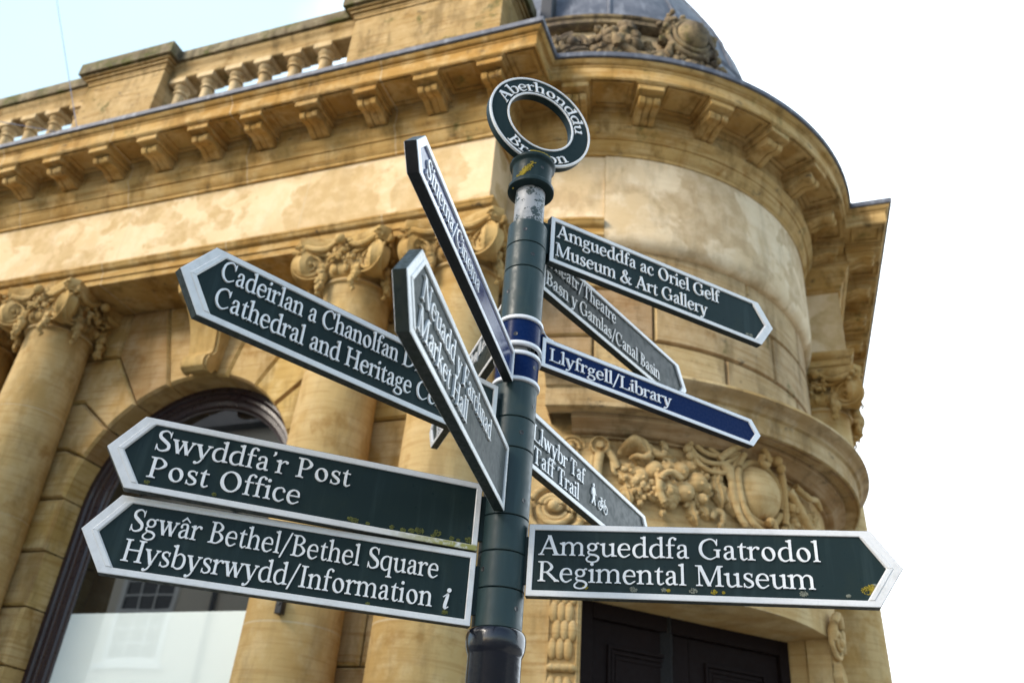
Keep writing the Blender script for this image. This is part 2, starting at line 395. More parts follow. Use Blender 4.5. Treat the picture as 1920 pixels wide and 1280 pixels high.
def glyph(c):
    g = G(); W2 = .098
    def bowl_d(): g.cv((.37, .40, .03), (.26, .455, .045), (.115, .38, .08), (.065, .22, .092), (.115, .055, .08), (.235, .0, .05), (.37, .08, .03))
    def cap_c():
        g.cv((.56, .50, .05), (.50, .62, .05), (.36, .68, .045), (.15, .57, .085), (.075, .34, .105), (.15, .11, .085), (.36, 0, .05), (.59, .13, .035))
        g.poly((.545, .46), (.575, .46), (.585, .68), (.555, .68))
    if c == ' ': return g.p, .24
    if c in 'aâ':
        g.cv((.085, .37, .06), (.115, .425, .05), (.19, .452, .045), (.275, .42, .075), (.295, .32, .088), (.295, .12, .088), (.31, .035, .07), (.40, .035, .03))
        g.cv((.28, .275, .035), (.16, .235, .05), (.08, .15, .085), (.10, .05, .075), (.18, .018, .05), (.29, .09, .03)); g.dot(.095, .352, .042)
        if c == 'â': g.cv((.06, .52, .03), (.19, .64, .06), (.20, .64, .06), (.34, .52, .03), k=2)
        return g.p, .425
    if c == 'b':
        g.st(.105, .03, AH); g.fl(.105, AH); g.cv((.12, .36, .03), (.25, .452, .045), (.385, .39, .08), (.43, .23, .092), (.385, .06, .08), (.25, 0, .05), (.11, .06, .04)); return g.p, .495
    if c == 'c':
        g.cv((.355, .36, .05), (.32, .425, .05), (.235, .452, .045), (.11, .38, .08), (.068, .22, .092), (.12, .06, .08), (.24, 0, .05), (.37, .09, .03)); g.dot(.345, .352, .042); return g.p, .415
    if c == 'd': bowl_d(); g.st(.385, 0, AH); g.fl(.385, AH); g.foot(.385); return g.p, .505
    if c == 'e':
        g.rect(.09, .40, .235, .272); g.cv((.385, .25, .055), (.35, .39, .065), (.235, .452, .045), (.11, .38, .08), (.068, .22, .092), (.12, .06, .085), (.24, 0, .05), (.395, .095, .03)); return g.p, .45
    if c == 'f':
        g.st(.13, 0, .54); g.sf(.13, 0); g.cv((.13, .5, .088), (.15, .64, .072), (.23, .705, .045), (.30, .68, .045)); g.dot(.30, .655, .043); g.rect(.025, .29, .42, .46); return g.p, .305
    if c == 'g':
        g.rg(.20, .315, .16, .14, .075, .04); g.cv((.30, .405, .035), (.36, .45, .05), (.41, .44, .05))
        g.cv((.125, .205, .03), (.08, .13, .055), (.14, .06, .065), (.29, .04, .07), (.395, -.04, .075), (.35, -.16, .055), (.20, -.205, .045), (.06, -.165, .055), (.04, -.085, .055), (.10, -.01, .035), (.15, .05, .03)); return g.p, .445
    if c in 'hn':
        top = AH if c == 'h' else XH; g.st(.105, 0, top); g.fl(.105, top); g.sf(.105, 0)
        g.cv((.12, .33, .03), (.21, .43, .045), (.30, .44, .065), (.375, .37, .088), (.385, .24, .088)); g.st(.385, 0, .27); g.sf(.385, 0); return g.p, .505
    if c == 'm':
        g.st(.105, 0, XH); g.fl(.105, XH)
        for x in (.105, .385, .665): g.sf(x, 0, .095, .095)
        for x in (0, .28): g.cv((.12 + x, .33, .03), (.21 + x, .43, .045), (.30 + x, .44, .065), (.375 + x, .37, .088), (.385 + x, .24, .088)); g.st(.385 + x, 0, .27)
        return g.p, .785
    if c == 'i': g.st(.115, 0, XH); g.fl(.115, XH); g.sf(.115, 0); g.dot(.11, .62, .056); return g.p, .235
    if c == 'l': g.st(.115, 0, AH); g.fl(.115, AH); g.sf(.115, 0); return g.p, .235
    if c == 'k':
        g.st(.105, 0, AH); g.fl(.105, AH); g.sf(.105, 0); g.dg(.12, .16, .36, .44, .05); g.sf(.355, .46, .08, .09, -1, .026, .05); g.dg(.42, .02, .20, .29, .10); g.sf(.42, 0, .10, .09, 1, .028); return g.p, .5
    if c == 'o': g.rg(.25, .226, .20, .24, .092, .045, .25); return g.p, .5
    if c == 'q': bowl_d(); g.st(.385, -.2, XH); g.sf(.385, -.22); return g.p, .5
    if c == 'r':
        g.st(.105, 0, XH); g.fl(.105, XH); g.sf(.105, 0, .105, .12); g.cv((.12, .30, .03), (.20, .41, .045), (.27, .44, .055), (.32, .42, .05)); g.dot(.315, .405, .047); return g.p, .36
    if c == 's':
        g.cv((.295, .36, .03), (.26, .43, .04), (.18, .452, .045), (.095, .40, .065), (.105, .305, .085), (.20, .235, .092), (.295, .16, .085), (.295, .06, .065), (.19, .002, .045), (.10, .03, .04), (.065, .11, .03))
        g.poly((.275, .33), (.305, .33), (.315, .455), (.29, .455)); g.poly((.045, 0), (.07, 0), (.085, .14), (.055, .14)); return g.p, .37
    if c == 't':
        g.cv((.135, .46, .088), (.135, .14, .088), (.15, .045, .07), (.21, .01, .05), (.30, .07, .03)); g.rect(.03, .28, .42, .46); g.poly((.09, .455), (.179, .455), (.179, .58), (.15, .56)); return g.p, .31
    if c == 'u':
        g.fl(.105, XH); g.cv((.105, .45, .088), (.105, .16, .088), (.135, .045, .075), (.22, .008, .055), (.36, .09, .03), k=6); g.st(.385, 0, XH); g.fl(.385, XH); g.foot(.385); return g.p, .505
    if c == 'w':
        g.dg(.22, 0, .08, .45, .1); g.dg(.215, 0, .335, .42, .045); g.dg(.475, 0, .335, .45, .1); g.dg(.47, 0, .60, .45, .045)
        g.sf(.08, .46, .09, .09, -1, .03, .1); g.sf(.335, .46, .09, .08, -1, .03, .1); g.sf(.605, .46, .07, .075, -1, .03, .05); return g.p, .675
    if c == 'y':
        g.dg(.25, .0, .085, .45, .105); g.cv((.41, .45, .045), (.26, .02, .048), (.19, -.13, .05), (.09, -.195, .055)); g.dot(.075, -.17, .047); g.sf(.085, .46, .09, .095, -1, .03, .1); g.sf(.415, .46, .08, .075, -1, .03, .05); return g.p, .48
    if c == 'A': g.dg(.085, .02, .33, .69, .05); g.dg(.56, .02, .325, .69, .115); g.rect(.17, .45, .215, .258); g.sf(.085, 0, .085, .10, 1, .03, .05); g.sf(.56, 0, .12, .11, 1, .03, .11); return g.p, .67
    if c in 'BPRD':
        g.st(.15, 0, CH, W2); g.sf(.15, 0, .12, .12, 1, .032, W2); g.sf(.15, CH, .12, .06, -1, .032, W2)
        if c == 'B':
            g.cv((.15, .66, .04), (.31, .655, .045), (.43, .52, .095), (.31, .38, .045), (.15, .37, .04)); g.cv((.15, .365, .04), (.33, .355, .045), (.48, .19, .102), (.33, .022, .045), (.15, .02, .04)); return g.p, .57
        if c == 'D': g.cv((.15, .66, .04), (.36, .652, .05), (.58, .51, .088), (.635, .34, .105), (.58, .17, .088), (.36, .025, .05), (.15, .02, .04)); return g.p, .74
        g.cv((.15, .66, .04), (.32, .652, .045), (.455, .49, .1), (.32, .325, .045), (.15, .315, .04))
        if c == 'R': g.dg(.60, .02, .30, .33, .115); g.sf(.605, 0, .07, .09, 1, .03, .09); return g.p, .68
        return g.p, .555
    if c == 'C': cap_c(); return g.p, .65
    if c == 'G': cap_c(); g.st(.585, .06, .30, W2); g.sf(.585, .33, .12, .085, -1, .03, W2); return g.p, .715
    if c in 'FL':
        g.st(.15, 0, CH, W2); g.sf(.15, 0, .12, .12, 1, .032, W2); g.sf(.15, CH, .12, .12, -1, .032, W2)
        if c == 'F': g.rect(.15, .50, .64, .68); g.poly((.47, .5), (.50, .5), (.515, .68), (.46, .68)); g.rect(.15, .38, .33, .368); g.rect(.355, .385, .26, .44); return g.p, .555
        g.rect(.15, .54, 0, .042); g.poly((.50, .03), (.555, 0), (.565, .2), (.535, .2)); return g.p, .59
    if c == 'H':
        for x in (.15, .57): g.st(x, 0, CH, W2); g.sf(x, 0, .12, .12, 1, .032, W2); g.sf(x, CH, .12, .12, -1, .032, W2)
        g.rect(.15, .57, .335, .378); return g.p, .72
    if c == 'I': g.st(.16, 0, CH, W2); g.sf(.16, 0, .12, .12, 1, .032, W2); g.sf(.16, CH, .12, .12, -1, .032, W2); return g.p, .32
    if c == 'M':
        g.st(.13, 0, CH, .045); g.sf(.13, 0, .1, .1, 1, .032, .045); g.dg(.425, 0, .15, CH, .11); g.dg(.42, 0, .685, CH, .045); g.st(.715, 0, CH, W2); g.sf(.715, 0, .12, .12, 1, .032, W2)
        g.sf(.14, CH, .12, .05, -1, .032, .05); g.sf(.715, CH, .05, .12, -1, .032, W2); return g.p, .865
    if c == 'N':
        g.st(.14, 0, CH, .045); g.sf(.14, 0, .1, .1, 1, .032, .045); g.dg(.60, 0, .16, CH, .115); g.st(.625, 0, CH, .045); g.sf(.14, CH, .12, .05, -1, .032, .05); g.sf(.625, CH, .1, .1, -1, .032, .045); return g.p, .755
    if c == 'O': g.rg(.36, .34, .30, .35, .104, .05, .18, 28); return g.p, .72
    if c == 'S':
        g.cv((.41, .52, .03), (.36, .63, .045), (.245, .68, .05), (.115, .60, .085), (.12, .46, .105), (.26, .345, .115), (.40, .23, .105), (.40, .08, .085), (.25, .002, .05), (.13, .04, .045), (.075, .17, .03))
        g.poly((.395, .47), (.42, .47), (.425, .68), (.40, .68)); g.poly((.055, 0), (.08, 0), (.09, .2), (.06, .2)); return g.p, .49
    if c == 'T':
        g.st(.32, 0, CH, W2); g.sf(.32, 0, .12, .12, 1, .032, W2); g.rect(.07, .57, .64, .68); g.poly((.05, .5), (.08, .5), (.115, .68), (.06, .68)); g.poly((.56, .5), (.59, .5), (.58, .68), (.525, .68)); return g.p, .63
    if c == 'Y':
        g.st(.33, 0, .32, W2); g.sf(.33, 0, .12, .12, 1, .032, W2); g.dg(.33, .28, .1, CH, .11); g.dg(.34, .28, .56, CH, .05); g.sf(.1, CH, .1, .11, -1, .03, .1); g.sf(.56, CH, .1, .08, -1, .03, .05); return g.p, .65
    if c == '&':
        g.cv((.58, .36, .045), (.52, .2, .05), (.38, .04, .06), (.2, -.005, .075), (.075, .12, .095), (.14, .28, .075), (.33, .42, .055), (.40, .55, .075), (.31, .67, .05), (.20, .58, .085), (.27, .40, .1), (.46, .14, .105), (.57, .02, .08), (.68, .05, .03)); g.rect(.5, .66, .345, .378); return g.p, .70
    if c == '/': g.dg(.03, -.12, .33, .72, .06); return g.p, .36
    if c == "'": g.cv((.10, .70, .08), (.105, .62, .07), (.06, .55, .03)); return g.p, .19
    if c == '|':   # the slanted information letter
        g.cv((.05, .38, .03), (.16, .46, .05), (.20, .45, .1), (.13, .1, .12), (.15, .0, .06), (.25, .07, .03)); g.dot(.235, .62, .075); return g.p, .34
    return g.p, .4
def text_polys(text, prefix=None):
    """all strokes of a line in em units, and the ink width of the whole or of a prefix"""
    x = 0; res = []; w = None
    for i, ch in enumerate(text):
        p, adv = glyph(ch)
        for q in p: res.append((q[0],) + tuple([(a + x, b) for a, b in part] for part in q[1:]))
        x += adv
        if prefix is not None and i + 1 == len(prefix): w = x
    return res, (x - .04 if w is None else w + .02)
def add_text(mb, polys, fn, depth0, depth1):
    for k, q in enumerate(polys):
        d1 = depth1 + (k % 11) * .00007
        if q[0] == 'n': mb.prism(q[1], depth0, d1, fn)
        else:
            L, Rr = q[1], q[2]; n = len(L)
            rows = [[fn(*L[i], depth0), fn(*L[i], d1), fn(*Rr[i], d1), fn(*Rr[i], depth0)] for i in range(n)]
            mb.grid(rows); 
            mb.add(rows[0], [(0, 1, 2, 3)]); mb.add(rows[-1], [(3, 2, 1, 0)])
# ------------------------------------------------------------------ the fingerpost
PX, PY = .0174388, 1.8491614
def at_pole(name, z): return empty(name, (PX, PY, z))
# sign data: heading, start, face offset, height centre, height, length, facing side, lines
TIP = .0522
SG = {
 'regimental': dict(phi=-10.33, s0=.0572, d=.0206, zc=.5712, h=.1548, L=.7005, sleeve=(.5027, .5803), hole=[(-138.5, .541)],
    lines=[('Amgueddfa Gatrodol', .0799, .6525, .0102, None), ('Regimental Museum', .0791, .6377, -.0457, None)],
    label='dark green sign pointing right that reads Regimental Museum, lowest on the right of the post'),
 'post': dict(phi=197.13, s0=.0630, d=.0187, zc=.6528, h=.1516, L=.7099, sleeve=(.5803, .6603), hole=[],
    lines=[("Swyddfa'r Post", .7432, .3524, .0115, None), ('Post Office', .7424, .4458, -.0460, None)],
    label='dark green sign pointing left that reads Post Office, moss along its lower frame'),
 'bethel': dict(phi=194.47, s0=.0609, d=.0194, zc=.4985, h=.1525, L=.7143, sleeve=(.4229, .5027), hole=[(-46.2, .4636)],
    lines=[('Sgwâr Bethel/Bethel Square', .7467, .1393, .0105, None), ('Hysbysrwydd/Information', .7455, .146, -.0482, None), ('|', .1255, .1095, -.0478, None)],
    label='dark green sign pointing left that reads Bethel Square and Information, lowest on the left'),
 'cathedral': dict(phi=219.95, s0=.0653, d=.0171, zc=.8893, h=.1509, L=.7104, sleeve=(.8949, .9865), hole=[(-30.1, .9327)],
    lines=[('Cadeirlan a Chanolfan Dreftadaeth', .7551, .3336, .0165, 'Cadeirlan a Chanolfan '), ('Cathedral and Heritage Centre', .7533, .2884, -.0422, 'Cathedral and Heritage ')],
    label='dark green sign pointing left that reads Cathedral and Heritage Centre'),
 'market': dict(phi=257.05, s0=.0622, d=.0103, zc=.7350, h=.1497, L=.7213, sleeve=(.6603, .8180), hole=[(-45.6, .6975)],
    lines=[('Neuadd y Farchnad', .7557, .2407, .0055, None), ('Market Hall', .7553, .4315, -.0490, None)],
    label='dark green sign seen steeply from its tip that reads Market Hall'),
 'museum': dict(phi=26.43, s0=.0599, d=.0204, zc=1.4605, h=.1507, L=.7328, sleeve=(1.3989, 1.473), hole=[(-97.7, 1.4357)],
    lines=[('Amgueddfa ac Oriel Gelf', .0794, .6384, .0135, None), ('Museum & Art Gallery', .0769, .590, -.0484, None)],
    label='dark green sign pointing right that reads Museum & Art Gallery, topmost of the right hand signs'),
 'theatre': dict(phi=50.33, s0=.0565, d=.0174, zc=1.3850, h=.1468, L=.7548, sleeve=(1.3205, 1.3989), hole=[(-70.9, 1.3584)],
    lines=[('Theatr/Theatre', .0724, .423, .0165, None), ('Basn y Gamlas/Canal Basin', .0724, .6824, -.0460, None)],
    label='dark green sign that reads Theatre and Canal Basin, between the museum and library signs'),
 'taff': dict(phi=59.35, s0=.0565, d=.0170, zc=.8898, h=.1469, L=.7628, sleeve=(.8180, .8949), hole=[(-66.2, .8556)],
    lines=[('Llwybr Taf', .0717, .3712, .0006, None), ('Taff Trail', .0785, .3409, -.0544, None)],
    label='dark green sign that reads Taff Trail with a walker and a bicycle symbol'),
 'library': dict(phi=29.55, s0=.0560, d=.0202, zc=1.1084, h=.0841, L=.7133, sleeve=(1.0836, 1.1686), hole=[(-101.0, 1.1143)], blue=True,
    lines=[('Llyfrgell/Library', .0782, .471, -.0172, None)],
    label='navy blue sign pointing right that reads Library'),
 'cinema': dict(phi=255.07, s0=.0580, d=.0077, zc=1.0191, h=.0826, L=.7175, sleeve=(.9865, 1.0679), hole=[(-38.5, 1.0333)], blue=True,
    lines=[('Sinema/Cinema', .7477, .387, -.0165, None)],
    label='narrow navy blue sign seen steeply from its tip that reads Cinema'),
 'leisure': dict(phi=106.9, s0=.0565, d=.0176, zc=1.2363, h=.1487, L=.7556, sleeve=(1.1686, 1.3205), hole=[(-135.0, 1.2453)],
    lines=[('Canolfan Hamdden/Leisure', .750, .165, .0115, None), ('Ysgol/School', .765, .48, -.0560, None)],
    label='dark green sign behind the post pointing away, partly hidden, its lettering ending in Leisure'),
}
def make_sign(key):
    g = SG[key]; blue = g.get('blue')
    t = at_pole('direction_sign', 0); t.location = (PX, PY, g['zc'] + EYE); t.rotation_euler = (0, 0, R_(g['phi']))
    tag(t, g['label'], 'direction sign', 'direction signs on the fingerpost')
    ph = R_(g['phi']); nrm = (-math.sin(ph), math.cos(ph))
    sg = 1 if (nrm[0] * -PX + nrm[1] * -PY) > 0 else -1
    d, h, L, s0 = g['d'], g['h'], g['L'], g['s0']; tl = TIP * (.62 if blue else 1)
    T = .023
    fr, ft, bv = (.0115, .017, 0) if blue else (.0128, .0265, 1)
    def out2d(e, et):
        """outline inset by e along the sides, et at the point"""
        k = tl / (h / 2); hh = h / 2 - e; xs = s0 + L + tl - et * math.hypot(1, k) - hh * k
        return [(s0 + e, -hh), (xs, -hh), (xs + hh * k, 0), (xs, hh), (s0 + e, hh)]
    fn = lambda a, b, y: (a, sg * y, b)
    o = out2d(0, 0)
    mb = MB(); mb.prism(out2d(.0012, .0012), d - T + .003, d - .0042, fn)
    mb.box(.035, s0 + .01, sg * (d - T + .006), sg * (d - .007), -h * .33, h * .33)      # neck between the sleeve and the board
    mb.build('panel', M['blue_gloss'] if key == 'cinema' else M['blue'] if blue else M['green'], t, smooth=30)
    # edge band of the board, in the edge colour
    mb = MB()
    for a, b in zip(o, o[1:] + o[:1]): pass
    i1 = out2d(.0014, .0014)
    rows = [[fn(*q, d - T + .0008) for q in i1], [fn(*q, d - T) for q in inset_poly(o, .001)], [fn(*q, d - T + .001) for q in o], [fn(*q, d - .001) for q in o], [fn(*q, d - .0016) for q in i1]]
    mb.grid(rows, closed=True)
    mb.build('edge_band', M['blackmatt'] if blue else M['green_side'], t, smooth=30)
    # raised frame, front and back
    mb = MB(); inn = out2d(fr, ft)
    for y0, y1 in ((d - .0042, d), (d - T + .003, d - T - .0006)):
        ob = out2d(.0004, .0004); oc = out2d(.0016, .0016); ic = [(a, b) for a, b in out2d(fr - .0012, ft - .0012)]
        s_ = 1 if y1 > y0 else -1
        rows = [[fn(*q, y0) for q in ob], [fn(*q, y1 - s_ * .0012) for q in ob], [fn(*q, y1) for q in oc], [fn(*q, y1) for q in ic], [fn(*q, y1 - s_ * .001) for q in inn], [fn(*q, y0 - s_ * .0003) for q in inn]]
        mb.grid(rows, closed=True)
    if bv:   # the inner chevron ridge at the point
        a, b = out2d(fr, .0155), out2d(fr, ft - .0015)
        for i, j in ((1, 2), (2, 3)):
            mb.prism([a[i], a[j], b[j], b[i]], d - .001, d + .0016, fn, .0012, .0012)
    mb.build('frame', M['white_new'] if blue else M['white_moss' if key == 'post' else 'white'], t, smooth=30)
    # lettering
    mb = MB()
    for txt, a, b, base, pre in g['lines']:
        cap = .036 if blue else .0425
        if txt == '|': cap = .041
        em = cap / CH; polys, w = text_polys(txt, pre); kx = abs(b - a) / w; dirx = 1 if b > a else -1
        if txt == '|': kx = em * 1.0
        add_text(mb, polys, lambda x, y, dd: (a + dirx * kx * x, sg * dd, base + em * y), d - .0046, d - .0006)
    mb.build('lettering', M['white_new'] if blue else M['letter'], t, smooth=30)
    if key == 'taff':
        mb = MB(); gg = G(); u_ = .058          # person 1 unit tall
        gg.dot(.10, .93, .085); gg.poly((.0, .82), (.20, .82), (.22, .45), (.19, .42), (.03, .42), (.0, .5))
        gg.cv((.15, .46, .13), (.20, .24, .11), (.30, .0, .09)); gg.cv((.07, .46, .13), (.06, .24, .11), (-.08, .0, .09))
        gg.cv((.02, .78, .075), (-.09, .60, .07), (-.07, .42, .06)); gg.cv((.19, .78, .075), (.27, .60, .07), (.34, .50, .06))
        add_text(mb, gg.p, lambda x, y, dd: (.4290 + u_ * x, sg * dd, -.0300 + u_ * y), d - .0046, d - .0006)
        gg = G()
        for xc in (0, .72): gg.rg(xc, 0, .25, .25, .055, .055)
        gg.cv((0, 0, .06), (.16, .36, .06), (.56, .36, .06), (.33, .0, .06), (0, 0, .06), k=1); gg.cv((.33, .0, .06), (.13, .45, .06), k=1)
        gg.cv((.72, 0, .06), (.53, .48, .06), (.66, .54, .05), k=1); gg.rect(.03, .24, .42, .475)
        add_text(mb, gg.p, lambda x, y, dd: (.4790 + .052 * x, sg * dd, -.0180 + .052 * y), d - .0046, d - .0006)
        mb.build('pictogram', M['letter'], t)
    # sleeve round the post
    z0, z1 = (x - g['zc'] for x in g['sleeve']); mb = MB(); r = .0525
    if blue:
        mb.lathe([(.046, z0 + .008), (.0525, z0 + .009), (.0525, z1 - .009), (.046, z1 - .008)], n=48); mb.build('sleeve', M['blue'], t)
        for za, zb in ((z0 + .0006, z0 + .0105), (z1 - .0105, z1 - .0006)):
            mb = MB(); mb.lathe([(.05, za), (.0575, za + .0005), (.0586, za + .0025), (.0586, zb - .0025), (.0575, zb - .0005), (.05, zb)], n=48); mb.build('sleeve_rim', M['white_new'], t)
    else:
        gap = .0011
        mb.lathe([(.045, z0 + gap), (r - .0012, z0 + gap), (r, z0 + gap + .0014), (r, z1 - gap - .0014), (r - .0012, z1 - gap), (.045, z1 - gap)], n=56); mb.build('sleeve', M['sleeve'], t)
    for ang, hz in g['hole']:
        a = R_(ang) - ph; mb = MB(); c = Vector((math.cos(a), math.sin(a), 0)); u = Vector((-math.sin(a), math.cos(a), 0)); z = Vector((0, 0, 1)); zc = Vector((0, 0, hz - g['zc']))
        ring = lambda rr, dep: [tuple(c * dep + zc + u * rr * math.cos(2 * math.pi * i / 16) + z * rr * math.sin(2 * math.pi * i / 16)) for i in range(16)]
        mb.grid([ring(.0058, .0522), ring(.0054, .0529), ring(.0042, .0530), ring(.0036, .0526), ring(.0012, .0525)], closed=True)
        mb.build('screw', M['screw'], t)
    if key == 'library':
        mb = MB(); arc2 = [(.0575 + .030 * (1 - math.cos(R_(x))), h / 2 + .019 * (1 - math.sin(R_(x)))) for x in range(0, 91, 15)]
        lo = [(a + .006, b - .0105) for a, b in arc2]
        mb.grid([[fn(*q, d - .0042) for q in arc2], [fn(*q, d + .0003) for q in arc2], [fn(*q, d + .0003) for q in lo], [fn(*q, d - .0042) for q in lo]])
        mb.build('frame_fillet', M['white_new'], t)
        mb = MB(); mb.prism([(.040, -.02)] + [(.045, h / 2 + .018)] + lo + [(.0895, -.02)], d - T + .003, d - .0043, fn); mb.build('neck', M['blue'], t)
    # lichen and moss along the lower frame
    spots = {'regimental': [('lichy', .7377, -.0443, .012), ('lichy', .746, -.038, .008), ('lichg', .7543, -.0351, .007), ('lichy', .1808, -.0543, .006), ('lichg', .2793, -.0560, .0075), ('lichg', .3404, -.0557, .0055), ('lichy', .3504, -.0557, .004), ('lichg', .3995, -.0552, .008), ('lichy', .4405, -.0565, .0065), ('lichy', .459, -.0568, .003), ('lichg', .6152, -.0547, .008), ('lichg', .70, -.0560, .004)],
             'post': [('mossg', .338, -.054, .006), ('mossg', .327, -.057, .008), ('mossg', .300, -.0577, .004), ('mossg', .2492, -.056, .0055), ('mossg', .2257, -.058, .006), ('mossg', .207, -.0565, .007), ('mossg', .1905, -.0535, .010), ('mossg', .152, -.0515, .0085), ('mossg', .1604, -.0578, .005), ('mossg', .082, -.054, .009), ('mossg', .1195, -.0567, .005), ('mossg', .105, -.058, .004), ('mossg', .7358, -.0557, .005), ('mossg', .6089, -.0554, .004)],
             'bethel': [('mossg', .1156, -.0553, .006), ('mossg', .2724, -.060, .004)], 'museum': [('lichg', .742, -.0555, .006), ('lichg', .757, -.0545, .007), ('lichg', .081, -.056, .004)]}
    for kind, mm in (('lichy', 'yellow_lichen'), ('lichg', 'grey_lichen'), ('mossg', 'moss')):
        L_ = [q for q in spots.get(key, []) if q[0] == kind]
        if not L_: continue
        for _, s_, z_, r_ in L_:
            mb = MB()
            for i in range(int(26 + r_ * 4200)):
                a = rnd.uniform(0, 2 * math.pi); q = math.sqrt(rnd.random()) * r_; e = rnd.uniform(.0006, .0017)
                zz = z_ + q * .72 * math.sin(a)
                if zz < -h / 2 + .006: continue
                mb.blob((s_ + q * math.cos(a), sg * (d - .0038 + rnd.uniform(0, .0022) * (1 - q / r_) + (.003 if zz < -h / 2 + fr else 0)), zz), (e, e * .8, e), n=5, m=3, rough=.3)
            mb.build(mm, M[kind], t)
    return t
for k_ in SG: make_sign(k_)

post = at_pole('fingerpost', 0)
tag(post, 'tall fingerpost with a glossy black column and a green ring finial at its top', 'signpost')
def zE(z): return z + EYE
mb = MB(); mb.lathe([(.0405, zE(.38)), (.0405, zE(1.60))], n=40); mb.build('pipe', M['zinc'], post)
mb = MB()
mb.lathe([(.0, 0), (.13, 0), (.13, .05), (.115, .08), (.10, .12), (.095, .55), (.10, .60), (.085, .64), (.062, .70), (.0553, .78), (.0553, zE(.372)), (.058, zE(.378)), (.0605, zE(.386)), (.0622, zE(.398)), (.0622, zE(.410)), (.0600, zE(.419)), (.0565, zE(.4225)), (.04, zE(.4232))], n=56)
mb.build('column', M['black'], post)
cap_ = MB()
cap_.lathe([(.0407, zE(1.5965)), (.0600, zE(1.5975)), (.0640, zE(1.601)), (.0640, zE(1.611)), (.0612, zE(1.617)), (.0565, zE(1.619)), (.0553, zE(1.624)), (.0553, zE(1.678)), (.0575, zE(1.684)), (.0630, zE(1.688)), (.0645, zE(1.693)), (.0625, zE(1.7005)), (.040, zE(1.706)), (0, zE(1.706))], n=56)
co = cap_.build('post_cap', M['green'], post)
mb = MB()
for ang, hz in ((-61.7, 1.656),):
    a = R_(ang); c = Vector((math.cos(a), math.sin(a), 0)); u = Vector((-math.sin(a), math.cos(a), 0)); z = Vector((0, 0, 1))
    ring = lambda rr, dep: [tuple(c * dep + Vector((0, 0, zE(hz))) + u * rr * math.cos(2 * math.pi * i / 16) + z * rr * math.sin(2 * math.pi * i / 16)) for i in range(16)]
    mb.grid([ring(.0052, .0551), ring(.0048, .0557), ring(.0036, .0558), ring(.0030, .0554), ring(.001, .0553)], closed=True)
mb.build('screw', M['screw'], co)
mb = MB()
for i in range(420):
    a = R_(rnd.gauss(-118, 12)); z_ = 1.632 + (math.degrees(a) + 118) * .0009 + rnd.gauss(0, .006); e = rnd.uniform(.001, .0026)
    mb.blob((.0556 * math.cos(a), .0556 * math.sin(a), zE(z_)), (e, e, e * .8), n=5, m=3, rough=.3)
for i in range(160):
    a = R_(rnd.uniform(-100, -40)); e = rnd.uniform(.001, .002)
    mb.blob((.0600 * math.cos(a), .0600 * math.sin(a), zE(1.7025 + rnd.uniform(0, .002))), (e, e, e), n=5, m=3, rough=.3)
mb.build('yellow_lichen', M['lichy'], co)
# ring finial
RZ, RO, RI, RD, RPH = zE(1.84493), .1594, .0998, .0370, R_(22.29)
cr, sr = math.cos(RPH), math.sin(RPH)
def rf(x, z, y):      # ring plane: x along, z up, y towards the viewer's side
    return (x * cr + y * sr, x * sr - y * cr, RZ + z)
def circ(r, y, n=72): return [rf(r * math.cos(2 * math.pi * i / n), r * math.sin(2 * math.pi * i / n), y) for i in range(n)]
mb = MB(); e = RD - .0034
mb.grid([circ(RI + .004, e), circ(RO - .004, e), circ(RO - .0005, e - .001), circ(RO - .0005, e - .025), circ(RO - .005, e - .028), circ(RI + .005, e - .028), circ(RI + .0005, e - .025), circ(RI + .0005, e - .001), circ(RI + .004, e)], closed=True)
mb.box(-.03, .03, -.010, .010, -RO - .004, -RO + .02, lambda x, y, z: rf(x, z, y + .020))
fin = mb.build('ring_finial', M['green'], post)
for r0, r1 in ((RO - .0060, RO), (RI, RI + .0055)):
    mb = MB(); mb.grid([circ(r0, e - .0006), circ(r0, RD - .0008), circ(r0 + .0009, RD), circ(r1 - .0009, RD), circ(r1, RD - .0008), circ(r1, e - .004)], closed=True); mb.build('ring_rim', M['white'], fin)
def ring_text(txt, a0, a1, rb, cap, inward):
    mb = MB()
    em = cap / CH; polys, w = text_polys(txt)
    def f(x, y, dd):
        a = R_(a0 + (a1 - a0) * x / w); r = rb + (-y if inward else y) * em
        return rf(r * math.cos(a), r * math.sin(a), dd)
    add_text(mb, polys, f, e - .0008, RD - .0006); mb.build('lettering', M['letter'], fin)
ring_text('Aberhonddu', 169, 4, .1105, .0345, False)
ring_text('Brecon', 228, 309, .1475, .033, True)
